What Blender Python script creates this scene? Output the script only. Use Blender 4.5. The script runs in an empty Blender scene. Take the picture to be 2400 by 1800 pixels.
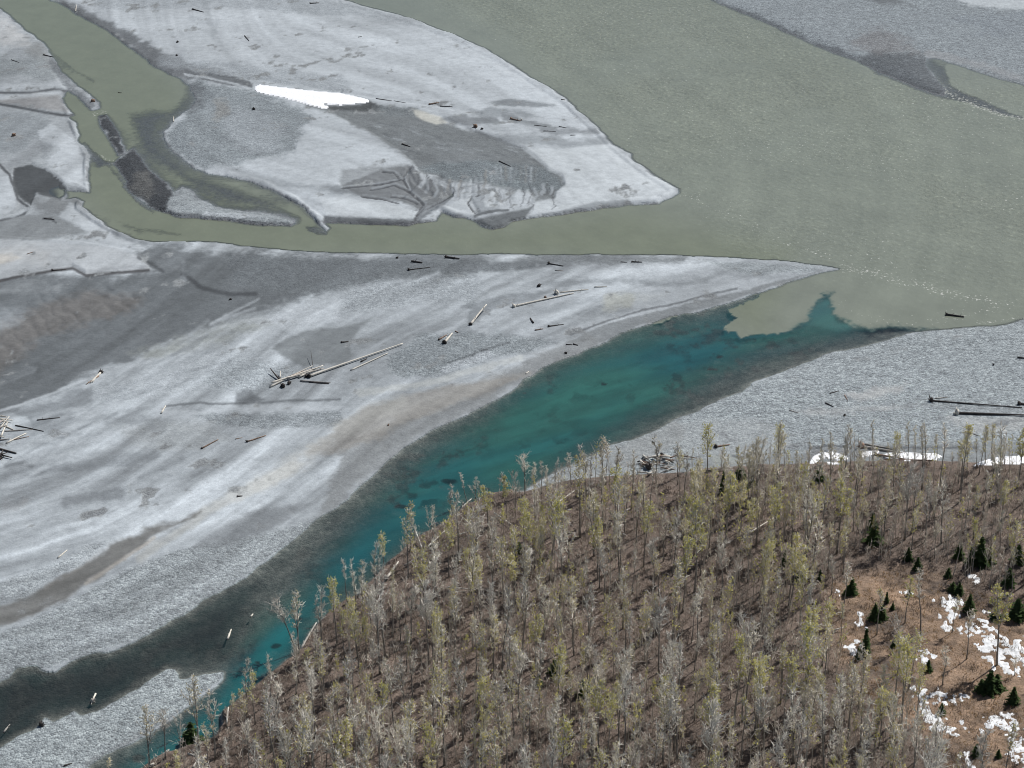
import bpy, math, random
import numpy as np
R = math.radians
rng = np.random.default_rng(7)
random.seed(7)
sc = bpy.context.scene
COL = sc.collection

# ------------------------------------------------------------------ camera
F, TH, H = 4800.0, R(25.0), 240.0        # focal length in photo pixels, pitch, height above the river
cs, sn = math.cos(TH), math.sin(TH)
cam = bpy.data.cameras.new('camera'); camo = bpy.data.objects.new('camera', cam); COL.objects.link(camo)
camo.location = (0, 0, H); camo.rotation_euler = (R(65.0), 0, 0)
cam.sensor_width = 36; cam.lens = F/2400*36; cam.clip_start = 1; cam.clip_end = 60000
sc.camera = camo

def to_world(u, v, z=0.0):
    xc = (np.asarray(u, float)-1200)/F; yc = (900-np.asarray(v, float))/F
    dy = cs+yc*sn; dz = -sn+yc*cs
    t = (H-z)/(-dz)
    return xc*t, dy*t
def to_pix(X, Y, Zh):
    zc = Y*cs+(H-Zh)*sn; yc = Y*sn-(H-Zh)*cs
    return 1200+F*X/zc, 900-F*yc/zc

# ------------------------------------------------------------------ places: nine study tiles of the river plain
K = 800/2212.0
OFF = {1:(0,0),2:(800,0),3:(1600,0),4:(0,600),5:(800,600),6:(1600,600),7:(0,1200),8:(800,1200),9:(1600,1200)}
def Z(k, *pts):
    ox, oy = OFF[k]
    return [(ox+x*K, oy+y*K) for x, y in pts]
def FD(*pts): return [(x*1.085, y*1.085) for x, y in pts]
def A(*pts): return list(pts)

# ------------------------------------------------------------------ noise
def _h(ix, iy, s):
    n = (ix.astype(np.int64)*374761393+iy.astype(np.int64)*668265263+s*982451653) & 0xffffffff
    n = ((n ^ (n >> 13))*1274126177) & 0xffffffff
    return ((n ^ (n >> 16)) & 0xffff)/65535.0
def vn(x, y, s=0):
    x0 = np.floor(x); y0 = np.floor(y); fx = x-x0; fy = y-y0
    fx = fx*fx*(3-2*fx); fy = fy*fy*(3-2*fy)
    a = _h(x0, y0, s); b = _h(x0+1, y0, s); c = _h(x0, y0+1, s); d = _h(x0+1, y0+1, s)
    return (a+(b-a)*fx)*(1-fy)+(c+(d-c)*fx)*fy
def fbm(x, y, s=0, o=4):
    r = 0; a = .5; t = 0
    for i in range(o):
        r = r+a*vn(x, y, s+i*17); t += a; a *= .55; x = x*2.03+5.1; y = y*2.03+1.7
    return r/t
def sst(x, a=0., b=1.):
    t = np.clip((x-a)/(b-a), 0, 1); return t*t*(3-2*t)

def sdist(px, py, poly, closed=True):
    P = np.array(poly, float); n = len(P); best = np.full(px.shape, 1e18); ins = np.zeros(px.shape, bool)
    for i in range(n if closed else n-1):
        ax, ay = P[i]; bx, by = P[(i+1) % n]
        dx, dy = bx-ax, by-ay; L = dx*dx+dy*dy+1e-12
        t = np.clip(((px-ax)*dx+(py-ay)*dy)/L, 0, 1)
        d = (px-ax-t*dx)**2+(py-ay-t*dy)**2
        np.minimum(best, d, out=best)
        if closed and ay != by:
            c = ((ay > py) != (by > py)) & (px < (bx-ax)*(py-ay)/(by-ay)+ax)
            ins ^= c
    d = np.sqrt(best)
    return np.where(ins, d, -d) if closed else d

# ------------------------------------------------------------------ terrain grid (fine where the river plain is, coarse to the horizon)
def axis(lo, hi, st, far_lo, far_hi, n=16):
    mid = np.arange(lo, hi, st)
    g = (np.arange(1, n+1)/n)**2.6
    a = lo-(lo-far_lo)*g; b = mid[-1]+(far_hi-mid[-1])*g
    return np.concatenate([a[::-1], mid, b])
US = axis(-240, 2900, 2.5, -9000, 11400)
VS = axis(-40, 1850, 2.35, -1300, 9000)
UU, VV = np.meshgrid(US, VS)
GX, GY = to_world(UU, VV)
SH = UU.shape
u1 = UU.ravel(); v1 = VV.ravel(); X = GX.ravel(); Y = GY.ravel(); N = X.size
w1 = fbm(X*.11, Y*.11, 3, 3)-.5; w2 = fbm(X*.11, Y*.11, 9, 3)-.5
w3 = vn(X*.9, Y*.9, 21)-.5; w4 = vn(X*.9, Y*.9, 23)-.5

LAND = {}
LAND['island'] = A((300,-120))+Z(1,(330,0),(400,20),(500,90),(640,160),(780,260),(900,350),(1000,430),(1100,480),(1180,510),(1240,570),(1275,640),(1240,700),(1150,760),(1060,850),(1080,930),(1130,990),(1200,1040),(1270,1090),(1360,1130),(1480,1150),(1600,1175),(1700,1210),(1800,1260),(1900,1310),(1990,1350),(2020,1400),(2060,1450),(2110,1495),(2132,1480),(2090,1440),(2212,1450))+Z(2,(190,1460),(430,1465),(540,1435),(610,1425),(645,1375),(680,1385),(740,1410),(800,1415),(850,1430),(900,1460),(990,1487),(1060,1475),(1100,1440),(1190,1418),(1300,1400),(1500,1380),(1680,1350),(1860,1328),(2050,1320),(2140,1285),(2185,1250),(2180,1220),(2100,1180),(2030,1140),(1960,1080),(1880,1035),(1870,1000),(1760,930),(1700,870),(1600,770),(1470,660),(1380,590),(1200,480),(1040,380),(900,300),(730,230),(560,160),(350,90),(130,40),(20,0))+A((760,-120))
LAND['islet'] = Z(1,(1170,1215),(1230,1230),(1290,1290),(1400,1340),(1560,1362),(1700,1372),(1820,1390),(1900,1420),(1910,1450),(1880,1467),(1700,1467),(1500,1432),(1300,1407),(1160,1407),(1060,1380),(960,1340),(900,1290),(830,1230),(800,1150),(760,1080),(735,1060),(800,1000),(870,960),(905,1010),(945,1080),(1005,1130),(1065,1190),(1120,1240))
LAND['ridge'] = Z(1,(640,750),(690,740),(765,850),(805,960),(825,1000),(760,1012),(715,910),(655,830))
LAND['left'] = A((-200,-40))+Z(1,(0,55),(90,130),(180,210),(270,270),(330,345),(400,470),(480,535),(560,598),(632,660),(645,700),(592,712),(520,645),(450,590),(425,592),(400,640),(440,700),(477,745),(445,765),(485,800),(517,870),(507,910),(542,950),(577,1010),(577,1100),(577,1180),(570,1252),(510,1240),(425,1230),(430,1285),(490,1275),(545,1298),(520,1340),(600,1390),(680,1450),(760,1500),(880,1545),(1000,1565),(1180,1568),(1400,1565),(1500,1580),(1560,1597),(1800,1612),(2000,1630),(2212,1642))+Z(2,(400,1647),(1000,1652),(1500,1650),(2000,1655))+Z(6,(0,3),(200,10),(500,30),(750,45),(900,60),(1002,75),(990,82),(850,115),(700,160),(560,210),(400,270),(200,330),(60,370))+Z(5,(2212,372),(2100,402),(1950,450),(1800,500),(1720,560),(1600,610),(1480,650),(1350,710),(1250,760),(1170,810),(1090,880),(1000,930),(900,980),(800,1030),(700,1070),(600,1120),(500,1180),(420,1230),(350,1290),(280,1340),(230,1400),(170,1460),(80,1530),(0,1600))+Z(7,(2130,10),(2050,60),(1950,140),(1850,210),(1750,290),(1650,370),(1550,430),(1480,480),(1380,540),(1300,580),(1230,640),(1180,680),(1080,720),(980,780),(880,830),(740,890),(680,915),(600,925),(500,955),(440,980),(340,1040),(290,1030),(230,1000),(110,1020),(60,1070),(0,1095))+A((-400,1700))
LAND['cobble'] = A((-400,1850))+Z(7,(0,1520),(120,1450),(230,1405),(300,1330),(370,1340),(450,1310),(500,1285),(550,1308),(650,1280),(800,1190),(900,1140),(980,1060),(1060,1010),(1110,1015),(1150,1075),(1200,1070),(1250,1050),(1370,1040),(1440,1028),(1443,1070),(1400,1110),(1300,1180),(1200,1260),(1100,1340),(1000,1400),(850,1490),(700,1560),(570,1640))+A((150,1900))
FOREST = A((200,2300))+Z(7,(900,1690),(1010,1622),(1080,1590),(1200,1545),(1290,1525),(1400,1480),(1450,1400),(1440,1310),(1560,1220),(1740,1080),(1880,960),(1960,890),(2000,800),(2080,720),(2200,615))+Z(8,(100,560),(220,430),(330,300),(470,190),(540,150),(640,110),(740,30))+Z(5,(790,1640),(920,1575),(1080,1545),(1190,1540),(1300,1515),(1450,1485),(1700,1455),(1900,1445),(2000,1440),(2212,1432))+Z(6,(150,1402),(300,1397),(500,1380),(700,1378),(830,1364),(1000,1364),(1300,1356),(1600,1354),(1880,1374),(2212,1364))+A((2750,1090),(3600,1090),(3800,2300))
LAND['bank'] = FOREST[:25]+Z(5,(780,1640),(850,1600),(920,1570),(1000,1560),(1080,1540),(1190,1530),(1250,1490),(1330,1440),(1400,1390),(1500,1340),(1600,1290),(1720,1240),(1800,1220),(1900,1180),(2000,1140),(2100,1090),(2212,1040))+Z(6,(120,1000),(220,950),(350,880),(480,820),(620,770),(760,700),(880,660),(1000,620),(1200,580),(1380,530),(1500,500),(1640,480),(1850,460),(2000,450),(2130,430),(2212,410))+A((2700,640),(4500,900),(4500,2600))
LAND['far'] = A((1500,-140))+Z(3,(190,0),(300,50),(420,100),(560,160),(700,220),(850,290),(1000,350),(1130,400),(1230,450),(1380,510),(1550,580),(1640,615),(1700,625),(1690,570),(1640,510),(1590,450),(1570,400),(1575,372),(1640,372),(1750,412),(1900,462),(2050,512),(2212,552))+A((2800,330),(2800,-140))
i0 = LAND['bank'].index(Z(8,(740,30))[0]) if Z(8,(740,30))[0] in LAND['bank'] else -1

def bbox(px, py, poly, m):
    P = np.array(poly); return np.nonzero((px > P[:,0].min()-m) & (px < P[:,0].max()+m) & (py > P[:,1].min()-m) & (py < P[:,1].max()+m))[0]

D = np.full(N, -60.0)                     # metres inside the nearest shore (negative: out in the water)
WX = X+2.0*w1+.2*w3; WY = Y+3.4*w2+.45*w4
for k, poly in LAND.items():
    P = np.array(poly); wx, wy = to_world(P[:,0], P[:,1]); wp = list(zip(wx, wy))
    idx = bbox(X, Y, wp, 60)
    D[idx] = np.maximum(D[idx], sdist(WX[idx], WY[idx], wp))
# distant plain and near slope outside the studied area stay land
out = (v1 < -110) | (v1 > 1990) | (u1 < -380) | (u1 > 2790)
D = np.where(out & (D < 0), 8.0, D)

Uw = u1+5*w1+2.5*w3; Vw = v1+3*w2+1.5*w4
def poly_mask(pts, soft=6., warp=1., px=None, py=None):
    m = np.zeros(N); px = u1 if px is None else px; py = v1 if py is None else py
    idx = bbox(px, py, pts, soft+25)
    if len(idx) == 0: return m
    sd = sdist(px[idx]+warp*(10*w1[idx]+4*w3[idx]), py[idx]+warp*(6*w2[idx]+2.5*w4[idx]), pts)
    m[idx] = sst(sd, -soft, soft); return m
def line_mask(pts, w=4., soft=3., warp=1., px=None, py=None):
    m = np.zeros(N); px = u1 if px is None else px; py = v1 if py is None else py
    idx = bbox(px, py, pts, w+soft+25)
    if len(idx) == 0: return m
    d = sdist(px[idx]+warp*(8*w1[idx]+3*w3[idx]), py[idx]+warp*(5*w2[idx]+2*w4[idx]), pts, False)
    m[idx] = 1-sst(d, max(0, w-soft), w+soft); return m

# banks that were cut steep by the current
CUT = [Z(1,(1480,1150),(1700,1210),(1900,1310),(2020,1400),(2110,1495))+Z(2,(0,1455),(430,1465),(540,1435),(645,1375),(740,1410),(850,1430),(990,1487),(1100,1440),(1190,1418),(1500,1380),(1860,1328),(2050,1320),(2185,1250),(2030,1140),(1880,1035),(1760,930)),
       Z(1,(1060,1380),(1300,1407),(1500,1432),(1880,1467)), Z(1,(440,700),(517,870),(577,1010),(577,1180),(570,1252),(420,1210)), Z(1,(520,1340),(680,1450),(880,1545),(1180,1568)),
       Z(2,(20,0),(350,90),(730,230),(1040,380),(1470,660),(1760,930)), FOREST[1:26]]
cut = np.zeros(N)
for c in CUT: cut = np.maximum(cut, line_mask(c, 10, 5, .5))
fmask = poly_mask(FOREST, 4, .6)
cut *= .25+.75*sst(fbm(X*.05, Y*.05, 44, 3), .35, .6)
beachw = 1/(1/10.*(1-cut)+1/.9*cut)
top = .55+.5*fbm(X*.03, Y*.03, 40, 3)+.15*(fbm(X*.25, Y*.25, 41, 3)-.5)
ZH = np.where(D > 0, top*sst(D/beachw, -.15, 1.), np.maximum(-1.4, D*.22-.05))
# scarps and swales inside the bars: (line or area, height change)
STEP = []
def raise_(pts, dz, soft=3., warp=1.): STEP.append((pts, dz, soft, warp))
raise_(Z(2,(1180,960),(1290,1050),(1340,1100),(1430,1145),(1452,1195),(1392,1242),(1385,1290),(1260,1312),(1220,1250),(1100,1230),(900,1180),(700,1180),(500,1120),(450,1050),(350,960),(200,870),(0,770),(180,690),(640,750),(850,850),(1000,890)), -.45, 3, .4)
raise_(Z(4,(-90,170),(120,130),(340,92),(470,75),(560,125),(720,105),(960,88),(900,-10),(500,-80),(-90,-120)), .5, 3, .4)
raise_(Z(1,(-60,1050),(60,1130),(90,1220),(112,1290),(130,1345),(90,1390),(30,1410),(-60,1430)), .4, 3, .4)
raise_(Z(1,(-60,600),(200,600),(350,575),(430,590),(330,470),(120,440),(-60,460)), .4, 3, .4)
raise_(Z(1,(-60,670),(100,690),(250,720),(400,745),(470,745),(400,620),(-60,620)), .35, 3, .4)
raise_(Z(1,(100,1090),(200,1060),(300,1110),(400,1180),(440,1250),(380,1290),(240,1250),(200,1330),(110,1270),(80,1170)), -.45, 4, .5)
raise_(Z(7,(-90,740),(-90,640),(200,540),(380,440),(560,330),(700,210),(900,110),(1250,30),(960,190),(800,310),(600,450),(400,560),(200,660),(0,730)), -.3, 10, .8)
raise_(Z(2,(640,1360),(760,1290),(830,1280),(865,1390),(760,1410)), .3, 3, .4)
raise_(Z(2,(830,1290),(930,1235),(1000,1220),(1030,1290),(1025,1350),(900,1390)), .35, 3, .4)
landm = sst(D, .0, 1.)
for pts, dz, soft, warp in STEP: ZH = ZH+dz*poly_mask(pts, soft, warp)*landm
for i, l in enumerate([Z(2,(500,1430),(560,1370),(720,1270),(690,1200),(640,1150)), Z(2,(720,1270),(600,1290),(480,1200),(430,1100)), Z(2,(380,1300),(450,1250),(430,1120)), Z(2,(0,1210),(200,1190),(380,1150)), Z(1,(1200,480),(1700,530),(2212,600)), Z(2,(0,600),(250,645),(600,690),(900,740))]):
    ZH = ZH-.35*line_mask(l, 3.5, 2.5, .8)*landm
# finger scallops where the water drained off the gravel lobe
for i in range(22):
    bx = 560+i*36+random.uniform(-8, 8); by = 1150+40*math.sin(i*.25)+random.uniform(-15, 15)
    ZH = ZH-random.uniform(.05, .2)*line_mask(Z(2,(bx,by),(bx-10+random.uniform(-12,12),by+70+random.uniform(0,50))), 2.6, 2.2, .4)*landm
rip = poly_mask(Z(4,(0,420),(250,250),(600,200),(950,260),(900,350),(600,470),(300,560),(60,720),(-50,700)), 20)
rx = X*.42+1.5*w1; ry = Y*.42
ripn = np.abs(np.sin((X*.55+Y*.32)+4*fbm(X*.12, Y*.12, 60, 3)))*fbm(X*.3, Y*.3, 61, 2)
ZH = ZH+.42*rip*(ripn-.3)*landm
# forest terrace
ZH = np.where(fmask > 0, ZH+fmask*(.9+.8*(fbm(X*.05, Y*.05, 50, 4)-.4)), ZH)
# shoals (bed close below the surface)
SHOAL = [(Z(1,(1270,600),(1230,720),(1050,840),(1080,950),(1250,1100),(1480,1170),(1800,1280),(1930,1400),(1700,1380),(1400,1330),(1180,1200),(950,1060),(850,900),(800,720),(980,680),(1100,690),(1180,620)), 38, -.075),
         (Z(1,(560,930),(620,1000),(720,1060),(640,1090),(540,960)), 8, -.06), (Z(1,(1000,1380),(900,1330),(800,1200),(700,1080),(620,990),(800,1180)), 6, -.08),
         (Z(1,(1970,1460),(2120,1490),(2130,1530),(2060,1530),(1980,1500)), 5, -.12), (Z(1,(640,1390),(900,1530),(1200,1550),(1200,1500),(900,1450)), 12, -.22),
         (Z(1,(330,330),(500,440),(640,520),(620,560),(460,470),(360,400)), 10, -.2),
         (Z(3,(1230,470),(1640,620),(2212,780),(2212,750),(1800,590),(1640,500),(1560,420)), 8, -.05), (Z(3,(1560,370),(1700,420),(1750,520),(1690,560),(1600,470)), 12, -.1)]
for pts, soft, dz in SHOAL:
    m = poly_mask(pts, soft, 1.3)**.4; ZH = np.where(D < 0, ZH*(1-m)+(dz+.1*(w3))*m, ZH)
ZH = np.where((D < 0) & (ZH > -.02), -.02, ZH)
TZ = ZH.reshape(SH)
PU, PV = to_pix(X, Y, ZH)
Uc, Vc = PU, PV                           # where each ground point is seen, for laying out the sediments

def height(x, y):
    u, v = to_pix(np.asarray(x, float), np.asarray(y, float), 0.)
    i = np.clip(np.interp(u, US, np.arange(len(US))), 0, len(US)-1.001); j = np.clip(np.interp(v, VS, np.arange(len(VS))), 0, len(VS)-1.001)
    a = i.astype(int) if hasattr(i, 'astype') else int(i); b = j.astype(int) if hasattr(j, 'astype') else int(j)
    fx = i-a; fy = j-b
    return (TZ[b,a]*(1-fx)+TZ[b,a+1]*fx)*(1-fy)+(TZ[b+1,a]*(1-fx)+TZ[b+1,a+1]*fx)*fy
def spot(u, v):
    z = 0.
    for _ in range(4):
        x, y = to_world(u, v, z); z = max(float(height(float(x), float(y))), 0.)
    return float(x), float(y), z

# ------------------------------------------------------------------ sediment colours
PALE = (.50,.525,.57); WHITE = (.535,.56,.60); LG = (.39,.415,.455); GREY = (.28,.30,.33); DG = (.185,.198,.22)
WET_SHADE = (.10,.108,.125); CREAM = (.58,.565,.53); BROWN = (.335,.315,.30); OLIVE = (.215,.21,.195); GRAV = (.335,.36,.395)  # the wet tone also paints shade along scarp edges
C = np.empty((N,3)); C[:] = (.43,.455,.495)
G = np.full(N, .15)
st1 = fbm(X*.012+Y*.004, Y*.05-X*.05*.45, 70, 4)       # drawn out along the flow
C *= (.80+.40*st1)[:,None]
rag = .75*(fbm(X*.045+Y*.02, Y*.10-X*.06, 72, 5)-.5)+.55*(fbm(X*.3, Y*.16, 74, 3)-.5)
def P(pts, col, soft=8., op=1., g=None, warp=1., brk=0.):
    if soft >= 8: soft *= 1.35; op *= .88
    m = poly_mask(pts, soft, warp*(1+max(0, soft-4)/14.), Uc, Vc)
    if soft > 5.5: m = sst(m+rag*min(1., soft/14.), .18, .82)
    m = m*op
    if brk: m = m*sst(st1+.35*(vn(X*.5, Y*.2, 81)-.5), .5-brk*.3, .5+brk*.25)
    put(m, col, g)
def S(pts, w, col, soft=None, op=1., g=None, warp=1.):
    if w > 5: soft = max(soft or 0, w*1.3); warp *= 2
    m = line_mask(pts, w, soft if soft else w*.7, warp, Uc, Vc)
    if w > 5: m = sst(m+rag*1.2, .25, .95)*.72
    put(m*op, col, g)
def put(m, col, g):
    i = np.nonzero(m > .003)[0]; mm = m[i][:,None]
    C[i] = C[i]*(1-mm)+np.array(col)*mm*(.93+.14*st1[i])[:,None]
    if g is not None: G[i] = G[i]*(1-m[i])+g*m[i]
SHOREM = Z(6,(1002,75),(700,160),(400,270),(60,370))+Z(5,(2100,402),(1800,500),(1600,610),(1250,760),(1000,930),(700,1070),(420,1230),(230,1400),(80,1530))+Z(7,(2050,60),(1850,210),(1550,430),(1230,640),(880,830),(640,900),(440,980),(0,1095),(-300,1200))
SHOREI = Z(2,(2180,1235),(1960,1080),(1700,870),(1470,660),(1200,480),(900,300),(560,160),(130,40),(-200,-60))
dM = sdist(Uc+6*w1, Vc+4*w2, SHOREM, False); dI = sdist(Uc+6*w1, Vc+4*w2, SHOREI, False)
mM = poly_mask(LAND['left'], 10, 1, Uc, Vc)*sst(dM, 3, 30); mI = poly_mask(LAND['island'], 6, 1, Uc, Vc)
fM = fbm(dM/26.+Uc*.0012, Uc*.0035, 401, 6); fI = fbm(dI/24., Uc*.0035, 405, 6)
flow = 1+mM*.70*(fM-.5)+mI*.55*(fI-.5)
C *= flow[:,None]
# island
P(LAND['island'], PALE, 6, .75, .08)
P(Z(1,(600,-40),(1500,-40),(2212,0),(2212,110),(1900,85),(1500,40),(900,60),(650,60)), LG, 10, .8, .5)
P(Z(2,(0,10),(350,95),(730,235),(900,305),(800,290),(500,180),(200,110),(0,90)), LG, 8, .7, .5)
S(Z(1,(1250,120),(1400,150),(1380,230)), 8, LG, 8, .6); S(Z(1,(1150,280),(1180,330),(1150,400)), 9, LG, 8, .6)
P(Z(1,(330,-10),(420,5),(560,70),(700,140),(900,250),(1080,350),(1250,410),(1500,470),(1300,500),(1180,515),(1000,440),(780,270),(500,100)), (.20,.21,.23), 12, .95, .3)
S(Z(1,(420,40),(640,180),(800,290),(950,395),(1100,475)), 7, WET_SHADE, 5, .7)
S(Z(1,(1050,400),(1300,420),(1700,480),(2212,550)), 16, LG, 12, .9, .6)
P(Z(1,(1150,540),(1300,530),(1500,570),(1700,610),(1900,680),(2000,760),(1950,850),(1900,1000),(1700,1040),(1500,1060),(1300,1110),(1100,970),(1070,850),(1200,760),(1290,640)), (.29,.32,.35), 16, .9, .9)
P(Z(1,(1500,680),(1750,720),(1850,860),(1800,1000),(1600,1000),(1450,850)), LG, 25, .8, .6)
P(Z(1,(1380,650),(1480,660),(1480,760),(1400,780)), BROWN, 12, .6); P(Z(1,(1200,520),(1320,560),(1320,700),(1240,740)), DG, 16, .7, .7)
P(Z(1,(1180,470),(1500,490),(1620,530),(1640,570),(1500,555),(1330,520)), DG, 6, .9, .4)
S(Z(1,(1200,485),(1350,505),(1500,540),(1640,580)), 2.5, PALE, 2, .8)
P(Z(1,(1980,680),(2130,720),(2212,770))+Z(2,(200,870),(350,960),(450,1050),(520,1120),(700,1180),(900,1180),(1100,1230),(1220,1250),(1260,1310),(1385,1290),(1392,1242),(1452,1195),(1430,1145),(1340,1100),(1290,1050),(1180,970),(1000,890),(850,850),(640,790),(450,700),(180,690),(0,700)), (.225,.24,.255), 9, .97, .35, .6)
P(Z(2,(500,1090),(650,1040),(900,1040),(1200,1060),(1340,1100),(1450,1190),(1390,1240),(1250,1240),(900,1180),(650,1150)), (.26,.295,.325), 10, .9, .8, .5)
P(Z(2,(-100,690),(120,680),(180,655),(255,690),(240,728),(100,725),(-50,715)), (.13,.14,.15), 4, .9)
P(Z(2,(200,690),(480,700),(520,770),(300,750)), (.28,.305,.33), 8, .8, .6)
P(Z(2,(455,705),(560,730),(640,755),(692,795),(620,806),(530,780),(475,745)), CREAM, 3, .9, .05, .5)
P(Z(2,(930,665),(1050,640),(1250,655),(1390,690),(1250,695),(1050,685)), GREY, 7, .9); P(Z(2,(850,740),(950,705),(1200,720),(1320,760),(1100,760),(930,770)), GREY, 9, .8)
P(Z(2,(640,770),(760,740),(1000,770),(1020,800),(850,810)), DG, 8, .7); S(Z(2,(1050,760),(1250,810),(1400,855),(1650,850)), 7, DG, 6, .8); S(Z(2,(1030,895),(1250,900),(1500,930),(1720,915)), 10, GREY, 10, .8)
S(Z(2,(880,850),(1050,920),(1200,975)), 4, DG, 3, .6); S(Z(2,(1150,790),(1300,830),(1500,880)), 4, LG, 4, .5)
for i in range(60):
    x = random.uniform(150, 1250); y = 800+.18*x+random.uniform(-60, 130)
    S(Z(2,(x,y),(x+random.uniform(40,120),y+random.uniform(10,40))), 1.6, random.choice([DG, LG, GREY]), 1.4, .45)
P(Z(2,(1170,960),(1400,970),(1750,930),(1880,1045),(2155,1210),(2140,1260),(1860,1310),(1600,1325),(1300,1390),(1240,1340),(1262,1312),(1387,1292),(1394,1244),(1454,1196),(1432,1147),(1342,1102),(1290,1052)), WHITE, 4, .95, .02, .4)
P(Z(2,(1280,1400),(1500,1345),(1640,1310),(1830,1295),(1870,1325),(1600,1360)), GREY, 8, .75)
P(Z(2,(0,1100),(200,1080),(420,1065),(470,1110),(600,1160),(740,1250),(560,1330),(480,1360),(380,1300),(200,1270),(0,1250)), (.32,.335,.36), 8, .85, .15); P(Z(2,(-80,1210),(150,1200),(350,1220),(420,1300),(200,1275),(-80,1255)), GREY, 8, .8)
P(Z(1,(1650,1190),(1900,1190),(2212,1200),(2212,1235),(2000,1230)), GREY, 8, .7, None, 1, 1.); P(Z(1,(1500,1120),(1750,1170),(2100,1290),(2212,1300),(2212,1260),(1800,1150)), LG, 10, .5)
P(Z(2,(-140,1290),(0,1280),(300,1320),(500,1372),(460,1420),(250,1408),(0,1408),(-100,1390)), WHITE, 3, .95, .03, .5); P(Z(2,(-120,1400),(250,1412),(460,1425),(500,1420),(470,1462),(180,1462),(-120,1455)), DG, 4, .95, .3)
P(Z(2,(645,1362),(760,1292),(830,1282),(860,1388),(760,1406)), WHITE, 3, .95, .02, .4); P(Z(2,(835,1300),(930,1240),(1000,1220),(1030,1290),(1025,1350),(900,1385)), LG, 4, .9, .05, .4); P(Z(2,(925,1270),(1000,1225),(1025,1290),(1010,1345),(930,1340)), WHITE, 4, .9, .03, .4)
S(Z(2,(500,1430),(560,1370),(720,1270),(690,1200),(640,1150)), 6, DG, 4, .9); S(Z(2,(720,1270),(600,1290),(480,1200),(430,1100)), 4, DG, 3, .7)
for i in range(26):
    bx = 440+i*33; by = 1130+50*math.sin(i*.22)+random.uniform(-15,15)
    S(Z(2,(bx,by),(bx-12+random.uniform(-14,14),by+70+random.uniform(0,40))), 3.2, random.choice([LG,PALE,GREY,BROWN]), 2.2, random.uniform(.15,.6), .05, 1.2)
P(Z(2,(850,1428),(1000,1392),(1200,1350),(1245,1330),(1190,1415),(1100,1440),(1060,1472),(990,1487),(900,1460)), (.21,.225,.245), 4, .95, .2, .4)
S(Z(2,(860,1400),(950,1375),(1080,1360)), 3, DG, 2, .9)
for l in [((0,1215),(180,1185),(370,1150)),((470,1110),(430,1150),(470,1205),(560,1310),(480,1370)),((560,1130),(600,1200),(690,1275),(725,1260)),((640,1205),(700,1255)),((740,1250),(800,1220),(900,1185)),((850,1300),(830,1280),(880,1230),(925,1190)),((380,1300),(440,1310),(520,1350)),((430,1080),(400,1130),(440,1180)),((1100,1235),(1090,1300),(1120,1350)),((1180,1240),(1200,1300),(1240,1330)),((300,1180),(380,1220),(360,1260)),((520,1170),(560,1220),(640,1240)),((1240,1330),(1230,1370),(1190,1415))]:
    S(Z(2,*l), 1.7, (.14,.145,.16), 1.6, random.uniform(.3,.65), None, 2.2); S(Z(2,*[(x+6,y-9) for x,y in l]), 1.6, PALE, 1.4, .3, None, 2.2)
def Y5(*pts): return [(x*.5425, y*.5425) for x, y in pts]
P(Y5((1480,800),(1640,730),(1780,715),(1830,770),(1950,830),(1830,900),(1720,870),(1560,850)), (.24,.25,.27), 7, .9, .1)
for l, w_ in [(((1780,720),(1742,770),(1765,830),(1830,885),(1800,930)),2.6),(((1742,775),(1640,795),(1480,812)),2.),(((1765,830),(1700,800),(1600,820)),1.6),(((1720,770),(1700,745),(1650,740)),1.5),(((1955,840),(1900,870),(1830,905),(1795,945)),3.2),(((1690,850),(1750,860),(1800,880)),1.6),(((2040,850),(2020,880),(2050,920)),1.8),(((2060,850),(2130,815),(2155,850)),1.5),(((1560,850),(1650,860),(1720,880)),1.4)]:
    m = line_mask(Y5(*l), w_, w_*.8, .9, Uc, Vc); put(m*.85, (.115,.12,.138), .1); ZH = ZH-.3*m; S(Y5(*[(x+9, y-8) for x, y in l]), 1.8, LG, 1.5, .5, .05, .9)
for i in range(19):
    x = 1795+i*33+random.uniform(-9,9); y = 738+min(i*14, 74)+18*math.sin(i*.7)+random.uniform(-8,8); q = random.uniform(.7,1.5)
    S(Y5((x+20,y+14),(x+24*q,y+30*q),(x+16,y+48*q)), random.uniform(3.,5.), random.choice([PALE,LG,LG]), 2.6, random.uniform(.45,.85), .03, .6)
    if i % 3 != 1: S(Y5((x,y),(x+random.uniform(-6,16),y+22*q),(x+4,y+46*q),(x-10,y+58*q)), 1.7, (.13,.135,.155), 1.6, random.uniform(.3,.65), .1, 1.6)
# islet and drowned gravel
P(LAND['islet'], (.36,.385,.415), 5, 1, .7)
P(Z(1,(730,1060),(870,955),(1065,1190),(1120,1270),(1060,1390),(830,1240)), (.075,.083,.10), 8, 1, 1.)
P(Z(1,(830,1230),(880,1120),(960,1110),(1000,1220),(960,1300)), (.24,.235,.23), 14, .7, .8)
S(Z(1,(1060,1375),(1300,1402),(1500,1428),(1880,1460)), 6, DG, 4, .9); P(Z(1,(1330,1370),(1560,1385),(1690,1400),(1500,1420),(1300,1400)), PALE, 6, .7); S(Z(1,(1480,1345),(1750,1365),(1880,1410)), 6, DG, 6, .7)
P(LAND['ridge'], (.07,.078,.095), 8, 1, 1.)
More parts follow.
